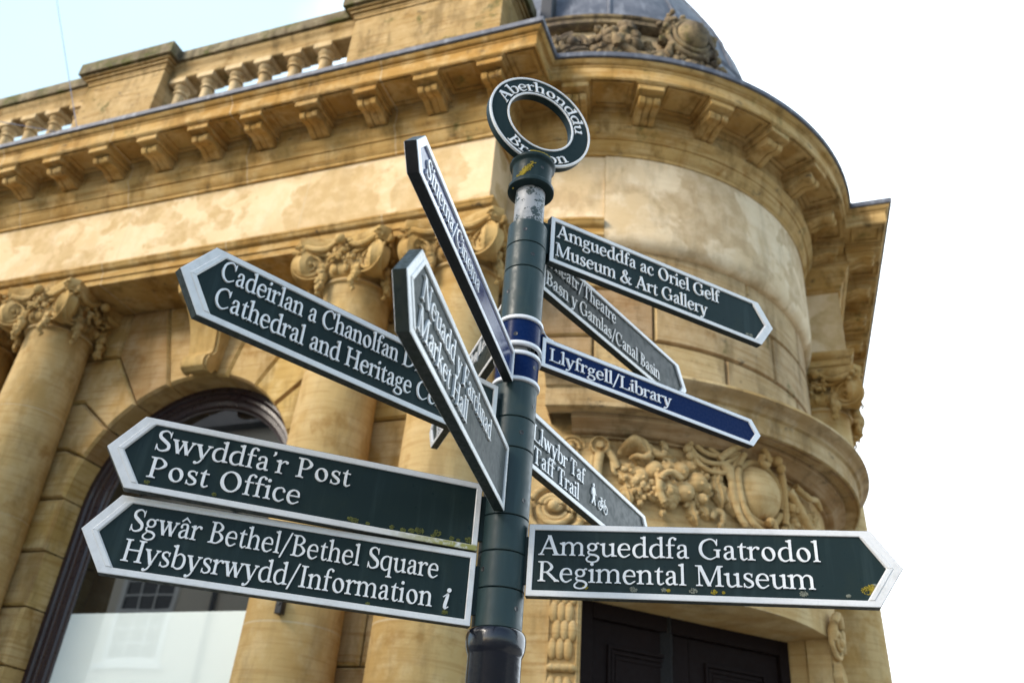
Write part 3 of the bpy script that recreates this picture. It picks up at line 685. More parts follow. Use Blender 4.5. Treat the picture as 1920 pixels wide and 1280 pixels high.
# ------------------------------------------------------------------ the corner building: u runs along the left front, w points out to the street
HB, DW = R_(-21.3), 4.6
org = (-math.sin(HB) * DW, math.cos(HB) * DW, 0)
bld = empty('stone_bank_building', org, HB)
tag(bld, 'ornate honey sandstone corner building with columns, balustrade, rounded corner and lead dome', 'building')
def B(u, w, z): return (u, -w, z + EYE)
CU, CW, RF = -1.90, -2.327, 1.98
def DR(th, z, off=0.0, R=1.92):
    a = R_(th); return B(CU + (R + off) * math.cos(a), CW + (R + off) * math.sin(a), z)
RDX, RDW = -.07 / math.hypot(.07, 1), -1 / math.hypot(.07, 1)        # direction of the right front, going back
NX, NW = -RDW, RDX
E0 = (.39, -2.76)
def right(t, p, z):      # t along the right front, p outwards
    return B(E0[0] + RDX * t + NX * p, E0[1] + RDW * t + NW * p, z)
def sweep(prof, name, material, parent, parts=('L', 'A', 'R'), th0=None, th1=None, smooth=35, n=56, uend=-2.07):
    rows_by_p = []
    for p, z in prof:
        row = []
        r = RF + p
        ts = math.acos(max(-1, min(1, (-2.07 + p - CU) / r))); te = math.asin(max(-1, min(1, (-2.76 + p - CW) / r)))
        if th0 is not None: ts = R_(th0)
        if th1 is not None: te = R_(th1)
        if 'L' in parts: row += [B(-11.5, p, z), B(uend + p, p, z)]
        if 'A' in parts: row += [B(CU + r * math.cos(ts + (te - ts) * i / n), CW + r * math.sin(ts + (te - ts) * i / n), z) for i in range(n + 1)]
        if 'R' in parts:
            t = (p - NW * p) / RDW
            row += [right(t, p, z), right(12, p, z)]
        rows_by_p.append(row)
    mb = MB(); mb.grid(rows_by_p)
    return mb.build(name, material, parent, smooth=smooth)
# --- entablature
ent = sweep([(.0, 4.915), (.022, 4.918), (.022, 4.945), (.034, 4.955), (.05, 4.985), (.062, 5.02), (.066, 5.045), (.078, 5.047), (.078, 5.075), (.095, 5.10), (.118, 5.125), (.122, 5.145), (.122, 5.152), (.112, 5.155), (.112, 5.30), (.125, 5.305), (.14, 5.325), (.14, 5.336), (.425, 5.336), (.425, 5.325), (.437, 5.322), (.447, 5.335), (.447, 5.437), (.455, 5.441), (.455, 5.455), (.462, 5.457), (.475, 5.468), (.488, 5.483), (.492, 5.497), (.485, 5.50)], 'cornice', M['entab'], bld)
sweep([(.47, 5.4985), (.506, 5.499), (.511, 5.503), (.512, 5.545), (.506, 5.553), (.35, 5.575), (-.12, 5.62), (-.42, 5.63)], 'lead_flashing', M['lead'], bld)
# frieze of the straight fronts, and the stepped architrave below it
def strip(prof, rowfn, name, material, smooth=35):
    mb = MB(); mb.grid([rowfn(p, z) for p, z in prof]); return mb.build(name, material, bld, smooth=smooth)
def left_ret(p, z): return [B(-11.5, p, z), B(-2.07 + p, p, z), B(-2.07 + p, -.42, z)]
def right_ret(p, z):
    t = (p - NW * p) / RDW; return [B(-.20, -2.76 + p, z), right(t, p, z), right(12, p, z)]
frz = [(0, 4.262), (0, 4.9)]
frz = [(0, 4.255), (0, 4.915)]
arc_ = [(-.47, 4.062), (-.006, 4.062), (.0, 4.066), (.0, 4.122), (.014, 4.125), (.014, 4.188), (.03, 4.194), (.045, 4.212), (.052, 4.232), (.058, 4.236), (.058, 4.256), (.012, 4.266), (0, 4.266)]
strip(frz, left_ret, 'frieze', M['frieze']); strip(frz, right_ret, 'frieze', M['frieze'])
strip(arc_, left_ret, 'architrave', M['entab']); strip(arc_, right_ret, 'architrave', M['entab'])
# a short piece of the same frieze and architrave on the drum, then the plain swelling frieze
def arcrow(t0, t1, n): return lambda p, z: [B(CU + (RF + p) * math.cos(R_(t0 + (t1 - t0) * i / n)), CW + (RF + p) * math.sin(R_(t0 + (t1 - t0) * i / n)), z) for i in range(n + 1)]
strip(frz, arcrow(97, 72.36, 14), 'frieze', M['drumfr']); strip([(-.1, 4.062)] + [(p - .0, z) for p, z in arc_[1:]], arcrow(97, 72.36, 14), 'architrave', M['entab'])
mb = MB(); f_ = arcrow(72.3, -13, 54)
mb.grid([f_(p, z) for p, z in [(-.08, 4.045), (-.045, 4.05), (-.022, 4.066), (.0, 4.095), (.012, 4.13), (.016, 4.17), (.016, 4.85), (.012, 4.915)]])
k = mb.grid([[DR(72.35, z, .06 + p) for p in (-.12, .012)] for z in (4.1, 4.915)])
mb.build('drum_frieze', M['drumfr'], bld, smooth=35)
# --- modillions
mod = MB()
mod.box(-.105, .105, -.420, -.10, 5.262, 5.315); mod.box(-.122, .122, -.432, -.10, 5.313, 5.3365)
prof = [(.10, 5.264), (.345, 5.264), (.362, 5.24), (.360, 5.212), (.345, 5.192), (.32, 5.185), (.295, 5.193), (.265, 5.203), (.225, 5.198), (.185, 5.178), (.15, 5.165), (.115, 5.168), (.10, 5.18)]
for x0, x1, ex in ((-.084, -.032, 0), (-.028, .028, -.008), (.032, .084, 0)):
    mod.prism([(p, z) for p, z in prof], x0, x1, lambda a, b, dd: (dd, -(a + ex), b + abs(ex) * .6))
m0 = mod.build('modillion', M['entab'], bld, smooth=35, bevel=.006, dz=EYE)
def place(o, first, loc, rz):
    if not first:
        o2 = o.copy(); COL.objects.link(o2); o2.parent = o.parent
        for ch in o.children:
            c2 = ch.copy(); COL.objects.link(c2); c2.parent = o2
        o = o2
    o.location = loc; o.rotation_euler = (0, 0, rz); return o
n_ = 0
for kx in range(16):
    place(m0, n_ == 0, (-2.007 - .5362 * kx, 0, 0), 0); n_ += 1
for kx in range(7):
    th = 78.8 - 14.25 * kx; a = R_(th)
    place(m0, False, (CU + RF * math.cos(a), -(CW + RF * math.sin(a)), 0), -a + R_(90))
for kx in range(9):
    q = right(-.06 + .5362 * kx, 0, 0); place(m0, False, (q[0], q[1], 0), R_(90) + math.atan2(RDX, 1) * -1)
# sunk panels in the soffit between the modillions (raised borders)
def soffit_frame(mb, fn, a0, a1):
    w_ = .032; p0, p1 = .15, .415
    for (x0, x1, y0, y1) in ((a0, a1, p0, p0 + w_), (a0, a1, p1 - w_, p1), (a0, a0 + w_, p0 + w_, p1 - w_), (a1 - w_, a1, p0 + w_, p1 - w_)):
        seg = 4
        for s_ in range(seg):
            xa, xb = x0 + (x1 - x0) * s_ / seg, x0 + (x1 - x0) * (s_ + 1) / seg
            mb.add([fn(x, p, z) for z in (5.318, 5.338) for p in (y0, y1) for x in (xa, xb)], [(0, 2, 3, 1), (0, 1, 5, 4), (2, 6, 7, 3), (0, 4, 6, 2), (1, 3, 7, 5)])
def soffit_panel(fn, a0, a1, parent=bld):
    mb = MB(); soffit_frame(mb, fn, a0, a1); return mb.build('soffit_panel', M['entab'], parent, smooth=0)
for kx in range(16): soffit_panel(lambda x, p, z: B(x, p, z), -2.007 - .5362 * (kx + 1) + .125, -2.007 - .5362 * kx - .125)
soffit_panel(lambda x, p, z: B(x, p, z), -1.87, -1.66)
for kx in range(6):
    soffit_panel(lambda x, p, z: B(CU + (RF + p) * math.cos(x / 2.26), CW + (RF + p) * math.sin(x / 2.26), z), R_(78.8 - 14.25 * (kx + 1)) * 2.26 + .125, R_(78.8 - 14.25 * kx) * 2.26 - .125)
for kx in range(8): soffit_panel(lambda x, p, z: right(x, p, z), -.06 + .5362 * kx + .125, -.06 + .5362 * (kx + 1) - .125)
soffit_panel(lambda x, p, z: right(x, p, z), -.44, -.2)
# --- columns
def col_profile():
    P = [(.0, -EYE), (.42, -EYE), (.42, -1.45), (.40, -1.40), (.405, -1.33), (.37, -1.28), (.36, -1.25), (.372, -1.2), (.345, -1.16), (.318, -1.13)]
    for i in range(25):
        t = i / 24; z = -1.12 + t * (3.675 + 1.12); P.append((.312 - .054 * max(0, (t - .25) / .75) ** 1.5, z))
    P += [(.262, 3.685), (.280, 3.690), (.286, 3.702), (.280, 3.714), (.262, 3.719), (.258, 3.74), (.262, 3.80)]
    return P
mb = MB(); mb.lathe([(r, z + EYE) for r, z in col_profile()], n=56)
shaft = mb.build('column', M['shaft'], bld, smooth=30)
cap = MB()
cap.lathe([(.26, 3.735), (.285, 3.75), (.305, 3.785), (.31, 3.82), (.30, 3.85), (.27, 3.87), (.27, 3.97)], n=40)
for i in range(18):
    a = 2 * math.pi * i / 18; cap.blob((.298 * math.cos(a), .298 * math.sin(a), 3.79), (.032, .032, .042), n=8, m=6)
def abacus_row(z, k):
    pts = []
    for q in range(4):
        a0 = math.pi / 4 + q * math.pi / 2; ca, sa = math.cos(a0), math.sin(a0)
        for s_ in (-1, 1): pts.append((k * (.525 * ca - s_ * .045 * sa), k * (.525 * sa + s_ * .045 * ca)))
        a1 = a0 + math.pi / 2
        for j in range(1, 8):
            t = j / 8; e = 1 - .21 * math.sin(math.pi * t)
            x = (.525 * ca - .045 * sa) * (1 - t) + (.525 * math.cos(a1) + .045 * math.sin(a1)) * t; y = (.525 * sa + .045 * ca) * (1 - t) + (.525 * math.sin(a1) - .045 * math.cos(a1)) * t
            pts.append((k * x * e, k * y * e))
    return [(x, y, z) for x, y in pts]
cap.grid([abacus_row(3.955, .86), abacus_row(3.962, .94), abacus_row(3.985, .955), abacus_row(4.005, .985), abacus_row(4.02, 1.0), abacus_row(4.0605, 1.0)], closed=True)
for q in range(4):
    a0 = math.pi / 4 + q * math.pi / 2; dv = Vector((math.cos(a0), math.sin(a0), 0)); tv = Vector((-math.sin(a0), math.cos(a0), 0)); zv = Vector((0, 0, 1))
    cpos = dv * .415 + zv * 3.835
    prof_ = [(.0, .034), (.116, .032), (.130, .058), (.141, .058), (.137, .03), (.130, .0), (.134, -.03), (.10, -.06), (0, -.06)]
    for sgn in (-1, 1):
        nb = tv * sgn; nn = (nb + dv * .5).normalized(); e_ = nn.cross(zv)
        if e_.dot(dv) < 0: e_ = -e_
        c0 = cpos - dv * .02 + nb * .012
        def vd(r, ang, t): return tuple(c0 + e_ * r * math.cos(ang) + zv * r * math.sin(ang) + nn * t)
        cap.grid([[vd(r, 2 * math.pi * i / 26, t) for i in range(26)] for r, t in prof_], closed=True)
        sp = []; rr = []
        for i in range(72):
            f = i / 71; ang = math.pi * .62 - f * 2 * math.pi * 2.1; r = .110 * (1 - f) ** .85 + .018
            sp.append(vd(r, ang, .046)); rr.append(.0150 * (1 - f * .4))
        cap.tube(sp, rr, 7)
        cap.blob(vd(0, 0, .058), (.022, .022, .022), n=8, m=6)
        # husk garland hanging inside the volute
        base = cpos - dv * .10 + tv * sgn * .085
        for i in range(26):
            f = i / 25; c = base + tv * sgn * (.02 + .03 * f) + dv * (.02 * f) - zv * (.02 + .235 * f) + Vector((rnd.uniform(-1, 1), rnd.uniform(-1, 1), rnd.uniform(-1, 1))) * .018
            s_ = (.030 + .012 * math.sin(math.pi * f)) * rnd.uniform(.7, 1.05) * (1 - .35 * f); cap.blob(c, (s_, s_, s_ * 1.1), n=7, m=5, rough=.12)
    # leaves at the abacus corner
    for i in range(14):
        c = dv * (.50 + rnd.uniform(-.03, .035)) + tv * rnd.uniform(-.075, .075) + zv * (3.955 + rnd.uniform(-.04, .075)); s_ = rnd.uniform(.013, .025)
        cap.blob(c, (s_, s_, s_ * .8), n=7, m=5, rough=.2)
for q in range(4):
    a0 = q * math.pi / 2; dv = Vector((math.cos(a0), math.sin(a0), 0)); tv = Vector((-math.sin(a0), math.cos(a0), 0)); zv = Vector((0, 0, 1))
    cap.blob(dv * .385 + zv * 4.0, (.042, .042, .045), n=12, m=8, rough=.05)
    for i in range(16):
        an = 2 * math.pi * i / 16; c = dv * (.335 + rnd.uniform(0, .03)) + tv * .065 * math.cos(an) * rnd.uniform(.8, 1.3) + zv * (3.965 + .06 * math.sin(an)); s_ = rnd.uniform(.012, .022); cap.blob(c, (s_, s_, s_), n=7, m=5, rough=.2)
    for i in range(24):
        c = dv * (.33 + rnd.uniform(0, .025)) + tv * rnd.gauss(0, .05) + zv * (3.885 + rnd.gauss(0, .035)); s_ = rnd.uniform(.013, .024); cap.blob(c, (s_, s_, s_), n=7, m=5, rough=.15)
    for sgn in (-1, 1):     # swags from the flower to the corners, and the channel over the volutes
        pts = [dv * .355 + tv * sgn * .05 + zv * 4.0, dv * .345 + tv * sgn * .13 + zv * 3.955, dv * .36 + tv * sgn * .22 + zv * 3.955, dv * .37 + tv * sgn * .31 + zv * 4.0]
        P = smoothpts([tuple(p) for p in pts], 5); cap.tube(P, [.015 + .012 * math.sin(math.pi * i / (len(P) - 1)) for i in range(len(P))], 8)
        cap.tube([tuple(dv * .295 + tv * sgn * .04 + zv * 3.915), tuple(dv * .315 + tv * sgn * .16 + zv * 3.925), tuple(dv * .33 + tv * sgn * .27 + zv * 3.955)], .02, 8)
capo = cap.build('capital', M['carved'], shaft, smooth=40, dz=EYE)
pa = MB(); pa.box(-.43, .43, -.43, .43, 0, .35)
for i, u in enumerate((-3.195, -2.30, -6.13, -7.03, -9.8)): place(shaft, i == 0, (u, .24, 0), 0)
for t_ in (.30, 1.2, 4.0, 4.9):
    q = right(t_, -.285, 0); place(shaft, False, (q[0], q[1], 0), R_(90))
# --- coursed wall with the arched opening
AU, AZ, AR, WW = -4.68, 2.283, 1.03, -.46
wall = MB()
def blk(poly, depth=-.62): wall.prism(inset_poly(poly, .006), depth, WW, B_wall, .017, .026)
def B_wall(a, b, d): return B(a, d, b)
ZC = [-1.65, -1.10, -.67, -.24, .18, .61, 1.04, 1.465, 1.89, 2.32, 2.755, 3.19, 3.615, 4.075]
def arcpt(a, r=AR): return (AU + r * math.cos(R_(a)), AZ + r * math.sin(R_(a)))
def arcs(a0, a1, n=8): return [arcpt(a0 + (a1 - a0) * i / n) for i in range(n + 1)]
UL, UR = -6.75, -1.98
for k, (z0, z1) in enumerate(zip(ZC, ZC[1:])):
    if z1 <= 2.33:
        off = .45 if k % 2 else 0
        blk([(UL, z0), (AU - AR, z0), (AU - AR, z1), (UL, z1)], -.68)
        blk([(AU + AR, z0), (-2.82 + off * .3, z0), (-2.82 + off * .3, z1), (AU + AR, z1)], -.68); blk([(-2.82 + off * .3, z0), (UR, z0), (UR, z1), (-2.82 + off * .3, z1)])
    # further left bays, plain
    if z0 > -2:
        for ua, ub in ((-8.2, UL), (-9.7, -8.2), (-11.2, -9.7)): blk([(ua, z0), (ub, z0), (ub, z1), (ua, z1)])
def Pr(a, z): r = (z - AZ) / math.sin(R_(a)); return (AU + r * math.cos(R_(a)), z)
LA = [107.8, 125.9, 142.5, 158.5, 179.3]; RA = [75.8, 57.8, 41.6, 25.0, .7]
for ang, ue, ux in ((LA, UL, None), (RA, UR, -2.82)):
    zs = [None, 3.615, 3.19, 2.755, 2.32]; P = [None] + [Pr(a, z) for a, z in zip(ang[1:4], zs[1:4])] + [(AU + (-AR if ue == UL else AR), 2.32)]
    t0 = Pr(ang[0], 4.075)
    blk(arcs(ang[0], ang[1]) + [P[1], (P[1][0], 4.075), t0], -.68)
    blk([P[1], (ue, 3.615), (ue, 4.075), (P[1][0], 4.075)])
    for i in (1, 2):
        e = ue
        blk(arcs(ang[i], ang[i + 1]) + [P[i + 1], (e, zs[i + 1]), (e, zs[i]), P[i]], -.68)
    a4 = math.degrees(math.asin((2.32 - AZ) / AR)); a4 = 180 - a4 if ue == UL else a4
    blk(arcs(ang[3], a4) + [(ue, 2.32), (ue, 2.755), P[3]], -.68)
blk(arcs(LA[0], RA[0]) + [Pr(RA[0], 4.075), Pr(LA[0], 4.075)], -.68)
wall.build('wall', M['wall'], bld, smooth=25)
mb = MB(); inn_ = [B(AU - AR - .01, -.60, -1.65)] + [B(*arcpt(a, AR + .01)[:1], -.60, arcpt(a, AR + .01)[1]) for a in range(180, -1, -6)] + [B(AU + AR + .01, -.60, -1.65)]
out_ = [B(-11.2, -.60, -1.65)] + [B(AU + max(-6.5, min(2.75, 7 * math.cos(R_(a)))), -.60, AZ + min(1.8, 7 * math.sin(R_(a)))) for a in range(180, -1, -6)] + [B(AU + 2.75, -.60, -1.65)]
mb.grid([inn_, out_]); mb.build('dark_joint_backing', M['dark'], bld, smooth=0)  # near-black sheet behind the blocks; its colour deepens the shade in open joints
# keystone console
mb = MB(); kp = [(-.46, 4.07), (-.05, 4.07), (.0, 4.03), (.015, 3.97), (-.01, 3.91), (-.06, 3.875), (-.12, 3.85), (-.19, 3.74), (-.235, 3.60), (-.245, 3.50), (-.20, 3.475), (-.165, 3.44), (-.16, 3.39), (-.19, 3.345), (-.24, 3.335), (-.30, 3.34), (-.62, 3.31), (-.62, 3.26), (-.70, 3.26), (-.70, 3.5), (-.46, 3.6)]
kp = [(-.46, 4.07), (-.10, 4.07), (-.06, 4.03), (-.05, 3.97), (-.07, 3.915), (-.12, 3.885), (-.19, 3.87), (-.255, 3.79), (-.305, 3.68), (-.335, 3.56), (-.345, 3.47), (-.325, 3.435), (-.29, 3.41), (-.275, 3.365), (-.285, 3.315), (-.325, 3.285), (-.375, 3.285), (-.41, 3.31), (-.42, 3.335), (-.66, 3.335), (-.66, 3.42), (-.46, 3.42)]
for x0, x1, e in ((-.125, .125, 0), (-.15, -.125, -.02), (.125, .15, -.02)):
    n = len(kp); rows = []
    for xx in (x0, x1):
        rows.append([B(AU + .03 + xx * (.82 + .42 * (z - 3.3) / .76), p + e if p > -.4 else p, z) for p, z in kp])
    mb.grid(rows, closed=True); mb.add(rows[0], [tuple(range(n))]); mb.add(rows[1], [tuple(range(n))])
mb.build('keystone', M['carved'], bld, smooth=35, bevel=.008)
# --- arched window
win = MB()
def wring(rs):   # profile rows of (inset from the reveal, w)
    rows = []
    for e, w in rs:
        r = AR - e; row = [B(AU - r, w, -1.0)] + [B(AU + r * math.cos(R_(a)), w, AZ + r * math.sin(R_(a))) for a in range(180, -1, -6)] + [B(AU + r, w, -1.0)]
        rows.append(row)
    return rows
win.grid(wring([(-.01, -.675), (.035, -.675), (.045, -.69), (.05, -.70), (.06, -.69), (.085, -.69), (.095, -.705), (.10, -.72), (.135, -.722), (.15, -.735), (.155, -.752), (.165, -.755), (.175, -.77)]))
wf = win.build('arched_window', M['frame'], bld, smooth=35)
mb = MB(); mb.grid([[B(AU - .96 + 1.92 * i / 8, -.762, z) for i in range(9)] for z in (-1.0, 0, 1, 2.28, 3.2)]); mb.build('pane', M['glass'], wf)
mb = MB(); mb.box(-.855, .855, -.7605, -.7575, -1.0, 1.475, lambda x, w, z: B(AU + x, w, z)); mb.build('frosted_film', M['film'], wf, smooth=0)
mb = MB(); mb.box(AU - 1.03, AU + 1.03, -.8, -.40, -1.12, -1.0, B); mb.build('sill', M['wall'], bld, smooth=0, bevel=.01)
# --- balustrade
ub = M['balu']
bal = MB()
rail = [(-.26, 6.69), (-.045, 6.69), (-.03, 6.70), (-.03, 6.80), (-.02, 6.815), (-.005, 6.84), (.012, 6.86), (.012, 6.872), (.03, 6.875)]
def railrows(prof, u0, u1, df): return [[B(u0, p + df, z), B(u1, p + df, z)] for p, z in prof]
bal.grid(railrows([(-.26, 6.69), (-.05, 6.69), (-.04, 6.70), (-.04, 6.80), (-.03, 6.815), (-.012, 6.835), (0, 6.86), (0, 6.885), (-.26, 6.885)], -11.2, -3.5, -.02))
balo = bal.build('balustrade', M['top'], bld, smooth=35)
mb = MB(); mb.grid(railrows([(-.30, 6.885), (.01, 6.885), (.014, 6.895), (.014, 7.005), (.002, 7.03), (-.15, 7.065), (-.30, 7.03), (-.30, 6.885)], -11.2, -3.5, 0)); mb.build('coping', M['cop'], balo, smooth=30)
for u0, u1, big in ((-6.80, -5.82, 0), (-3.63, -2.13, 1), (-10.6, -9.6, 0)):
    mb = MB(); mb.box(u0, u1, -.42, .035, 5.55, 6.80, B); mb.box(u0 - .012, u1 + .012, -.43, .05, 6.765, 6.80, B)
    for e, z0, z1 in ((.02, 6.80, 6.83), (.045, 6.83, 6.86), (.07, 6.86, 6.89)): mb.box(u0 - e, u1 + e, -.42 - e, .035 + e, z0, z1, B)
    mb.build('pedestal', M['top'], balo, smooth=0, bevel=.008)
    mb = MB(); e = .105; mb.prism([(u0 - e, -.53), (u1 + e, -.53), (u1 + e, .035 + e), (u0 - e, .035 + e)], 6.89, 7.06, lambda a, b, dd: B(a, b, dd), .02, .02); mb.build('coping', M['cop'], balo, smooth=0)
bb = MB()
bb.box(-.098, .098, -.098, .098, 6.630, 6.692); bb.box(-.085, .085, -.085, .085, 6.62, 6.631); bb.box(-.10, .10, -.10, .10, 5.60, 5.72)
bb.lathe([(.055, 5.72), (.085, 5.73), (.09, 5.76), (.07, 5.79), (.06, 5.82), (.075, 5.86), (.098, 5.94), (.102, 6.02), (.092, 6.12), (.072, 6.24), (.058, 6.34), (.052, 6.44), (.054, 6.50), (.055, 6.512), (.071, 6.516), (.074, 6.526), (.070, 6.537), (.052, 6.541), (.050, 6.566), (.056, 6.576), (.072, 6.588), (.080, 6.606), (.076, 6.62), (.072, 6.626)], n=22)
b0 = bb.build('baluster', ub, balo, smooth=35, dz=EYE)
first = True
for u0 in [-5.70 + .338 * i for i in range(6)] + [-6.995 - .338 * i for i in range(8)]:
    place(b0, first, (u0, .15, 0), 0); first = False
# --- drum of the rounded corner, coursed, with hood, relief panel and doorway
drum = MB()
def dblk(t0, t1, z0, z1, R=1.92):
    z0 += .006; z1 -= .006; t0, t1 = t0 - .16, t1 + .16
    n = max(2, int(abs(t1 - t0) / 2.2)); ch, dp = .013, .024; da = math.degrees(ch / R); rows = []
    def row(off, z, e): return [DR(t0 + e + (t1 - t0 - 2 * e) * i / n if t1 > t0 else t0 - e + (t1 - t0 + 2 * e) * i / n, z, off, R) for i in range(n + 1)]
    rows = [row(-.06, z0, 0), row(-dp, z0, 0), row(0, z0 + ch, da), row(0, z1 - ch, da), row(-dp, z1, 0), row(-.06, z1, 0)]
    drum.grid(rows)
    for i_ in (0, n): drum.add([r[i_] for r in rows], [(0, 1, 4, 5), (1, 2, 3, 4)])
for (z0, z1), ths in (((3.69, 4.08), (98, 70, 36, 12, -14)), ((3.283, 3.69), (98, 61, 28, -14)), ((2.95, 3.283), (98, 74, 44, 18, -14))):
    for a, b in zip(ths, ths[1:]): dblk(a, b, z0, z1)
drum.build('drum_wall', M['drum'], bld, smooth=25)
mb = MB(); mb.grid([[DR(98 - 112 * i / 50, z, -.045) for i in range(51)] for z in (2.9, 4.09)]); mb.build('dark_joint_backing', M['dark'], bld, smooth=0)  # near-black band inside the drum, darkening the shade of its joints by colour
mb = MB()
for t0, t1, z0, z1 in ((100, -14, 1.52, 3.0), (100, 74.85, -EYE, 1.52), (14.0, -14, -EYE, 1.52)):
    n = int((t0 - t1) / 2) + 1
    mb.grid([[DR(t0 + (t1 - t0) * i / n, z, -.0) for i in range(n + 1)] for z in (z0, z1)])
# jambs and lintel soffit of the doorway
JT = [(74.85, 1.92), (74.85, 1.58)]; JR = [(14.0, 1.92), (15.0, 1.77), (14.35, 1.755), (14.35, 1.58)]
for J in (JT, JR): mb.grid([[DR(t, z, 0, r) for t, r in J] for z in (-EYE, 1.52)])
so_ = []
for i in range(23):
    t = 74.85 + (14.0 - 74.85) * i / 22; rr_ = 1.36 / math.cos(R_(t - 44.5)); so_.append((DR(t, 1.52, 0, 1.92), DR(t, 1.507, 0, rr_)))
mb.grid([[a for a, _ in so_], [b for _, b in so_]])
dm = mb.build('doorway_surround', M['relief'], bld, smooth=35)
# hood over the doorway
mb = MB()
hood = [(0.0, 3.02), (.30, 2.845), (.352, 2.825), (.368, 2.815), (.372, 2.795), (.362, 2.785), (.352, 2.775), (.33, 2.765), (.312, 2.745), (.30, 2.722), (.292, 2.718), (.284, 2.714), (.278, 2.71), (.278, 2.585), (.262, 2.58), (.255, 2.592), (.16, 2.592), (.16, 2.584)]
bed = [(.165, 2.60), (.165, 2.555), (.155, 2.55), (.135, 2.545), (.105, 2.525), (.08, 2.50), (.07, 2.494), (.03, 2.492), (.03, 2.478), (0, 2.474)]
for prof_, t0, t1 in ((hood, 81.9, -11), (bed, 77.6, -8)):
    n = 60; rows = []
    for p, z in prof_:
        e = math.degrees(p / 1.92) * .0
        rows.append([DR(t0 + (t1 - t0) * i / n, z, p) for i in range(n + 1)])
    mb.grid(rows); m_ = len(prof_)
    for c in (0, n): mb.add([r[c] for r in rows] + [DR(t0 if c == 0 else t1, prof_[-1][1], -.02), DR(t0 if c == 0 else t1, prof_[0][1], -.02)], [tuple(range(m_ + 2))])
ho = mb.build('hood', M['drum'], bld, smooth=35)
for t0, t1 in ((70, 50), (46, 26), (22, 6)):       # sunk panels under the hood
    mb = MB()
    mb.grid([[DR(t0 + (t1 - t0) * i / 12, z, p) for i in range(13)] for p, z in ((.18, 2.5918), (.182, 2.585), (.20, 2.585), (.202, 2.5918))])
    mb.grid([[DR(t0 + (t1 - t0) * i / 12, z, p) for i in range(13)] for p, z in ((.228, 2.5918), (.23, 2.585), (.248, 2.585), (.25, 2.5918))]); mb.build('soffit_panel', M['drum'], ho, smooth=0)
# --- carved relief over the door
rel = MB()
def tub(pts, r, n=8, k=5, flat=1.0):
    """pts (theta, z, off)"""
    P = smoothpts(pts, k); m_ = len(P)
    rel.tube([DR(*q) for q in P], [r[0] + (r[1] - r[0]) * i / (m_ - 1) for i in range(m_)] if hasattr(r, '__len__') else r, n)
def bl(t, z, off, s, rough=.06, n=10, m=8, sc=(1, 1, 1)):
    a = R_(t); mt = Matrix(((-math.sin(a), math.cos(a), 0), (-math.cos(a), -math.sin(a), 0), (0, 0, 1))).transposed()
    rel.blob(DR(t, z, off), (s * sc[0], s * sc[1], s * sc[2]), mt.to_3x3() if False else None, n, m, rough=rough)
def spiral(t, z, off, R0, turns, r, dirn=1, a0=90, cone=.03):
    P = []; n = int(26 * turns)
    for i in range(n + 1):
        f = i / n; a = R_(a0) + dirn * f * turns * 2 * math.pi; rr = R0 * (1 - f) ** .75 + r * .5
        P.append((t - math.degrees(rr * math.cos(a) / 1.92), z + rr * math.sin(a), off + cone * f))
    rel.tube([DR(*q) for q in P], [r * (1 - .35 * i / n) for i in range(n + 1)], 8)
    bl(t, z, off + cone, r * 1.4, 0)
def disc(t, z, off, R0, h):
    rows = []
    for rr, o in ((R0, 0), (R0, h), (R0 * .86, h * 1.15), (R0 * .74, h * .55), (R0 * .45, h * .55), (R0 * .36, h * 1.1), (R0 * .12, h * 1.25), (.001, h * 1.25)):
        rows.append([DR(t + math.degrees(rr * math.cos(2 * math.pi * i / 24) / 1.92), z + rr * math.sin(2 * math.pi * i / 24), off + o) for i in range(24)])
    rel.grid(rows, closed=True)
def leaf(t, z, off, L, wd, ang, curl=.03):
    """a ribbed, toothed leaf lying on the wall"""
    rows = []; ca, sa = math.cos(R_(ang)), math.sin(R_(ang)); K = 17
    for i in range(K):
        f = i / (K - 1); wv = wd * (math.sin(math.pi * min(1, f ** .8 * .97 + .03)) ** .75) * (.74 + .42 * abs(math.sin(f * 11))); row = []
        for j in range(9):
            g_ = (j - 4) / 4; x, y = f * L - .25 * wv * abs(g_), g_ * wv
            o = off + .022 * (1 - abs(g_)) + .010 * math.cos(g_ * math.pi * 3) + curl * math.sin(f * math.pi) - .006 * (abs(g_) < .13)
            row.append(DR(t - math.degrees((x * ca - y * sa) / 1.92), z + x * sa + y * ca, o if abs(g_) < 1 else off - .012))
        rows.append(row)
    rel.grid(rows)
# left end: console block with scrolls
rel.grid([[DR(76.2 - 3.6 * i / 4 if z > 2.0 else 76.2 - 3.6 * i / 4, z, .035) for i in range(5)] for z in (1.9, 2.47)])
disc(72.3, 2.405, .035, .062, .045)
spiral(77.6, 2.40, .03, .075, 1.8, .016, 1, 0)
spiral(80.4, 1.985, .02, .185, 2.4, .026, -1, 60, .05); spiral(80.4, 1.985, .03, .09, 1.3, .018, -1, 60, .05)
tub([(72.3, 2.35, .06), (72.6, 2.2, .05), (71.0, 2.02, .04), (69.3, 1.92, .03)], (.034, .018)); tub([(73.4, 2.34, .04), (73.9, 2.2, .04), (72.8, 2.02, .04)], (.02, .012))
tub([(71.2, 2.39, .05), (69.8, 2.33, .05), (68.9, 2.26, .05)], (.03, .02)); tub([(69.9, 2.34, .04), (69.6, 2.24, .05), (69.0, 2.22, .04)], (.02, .01))
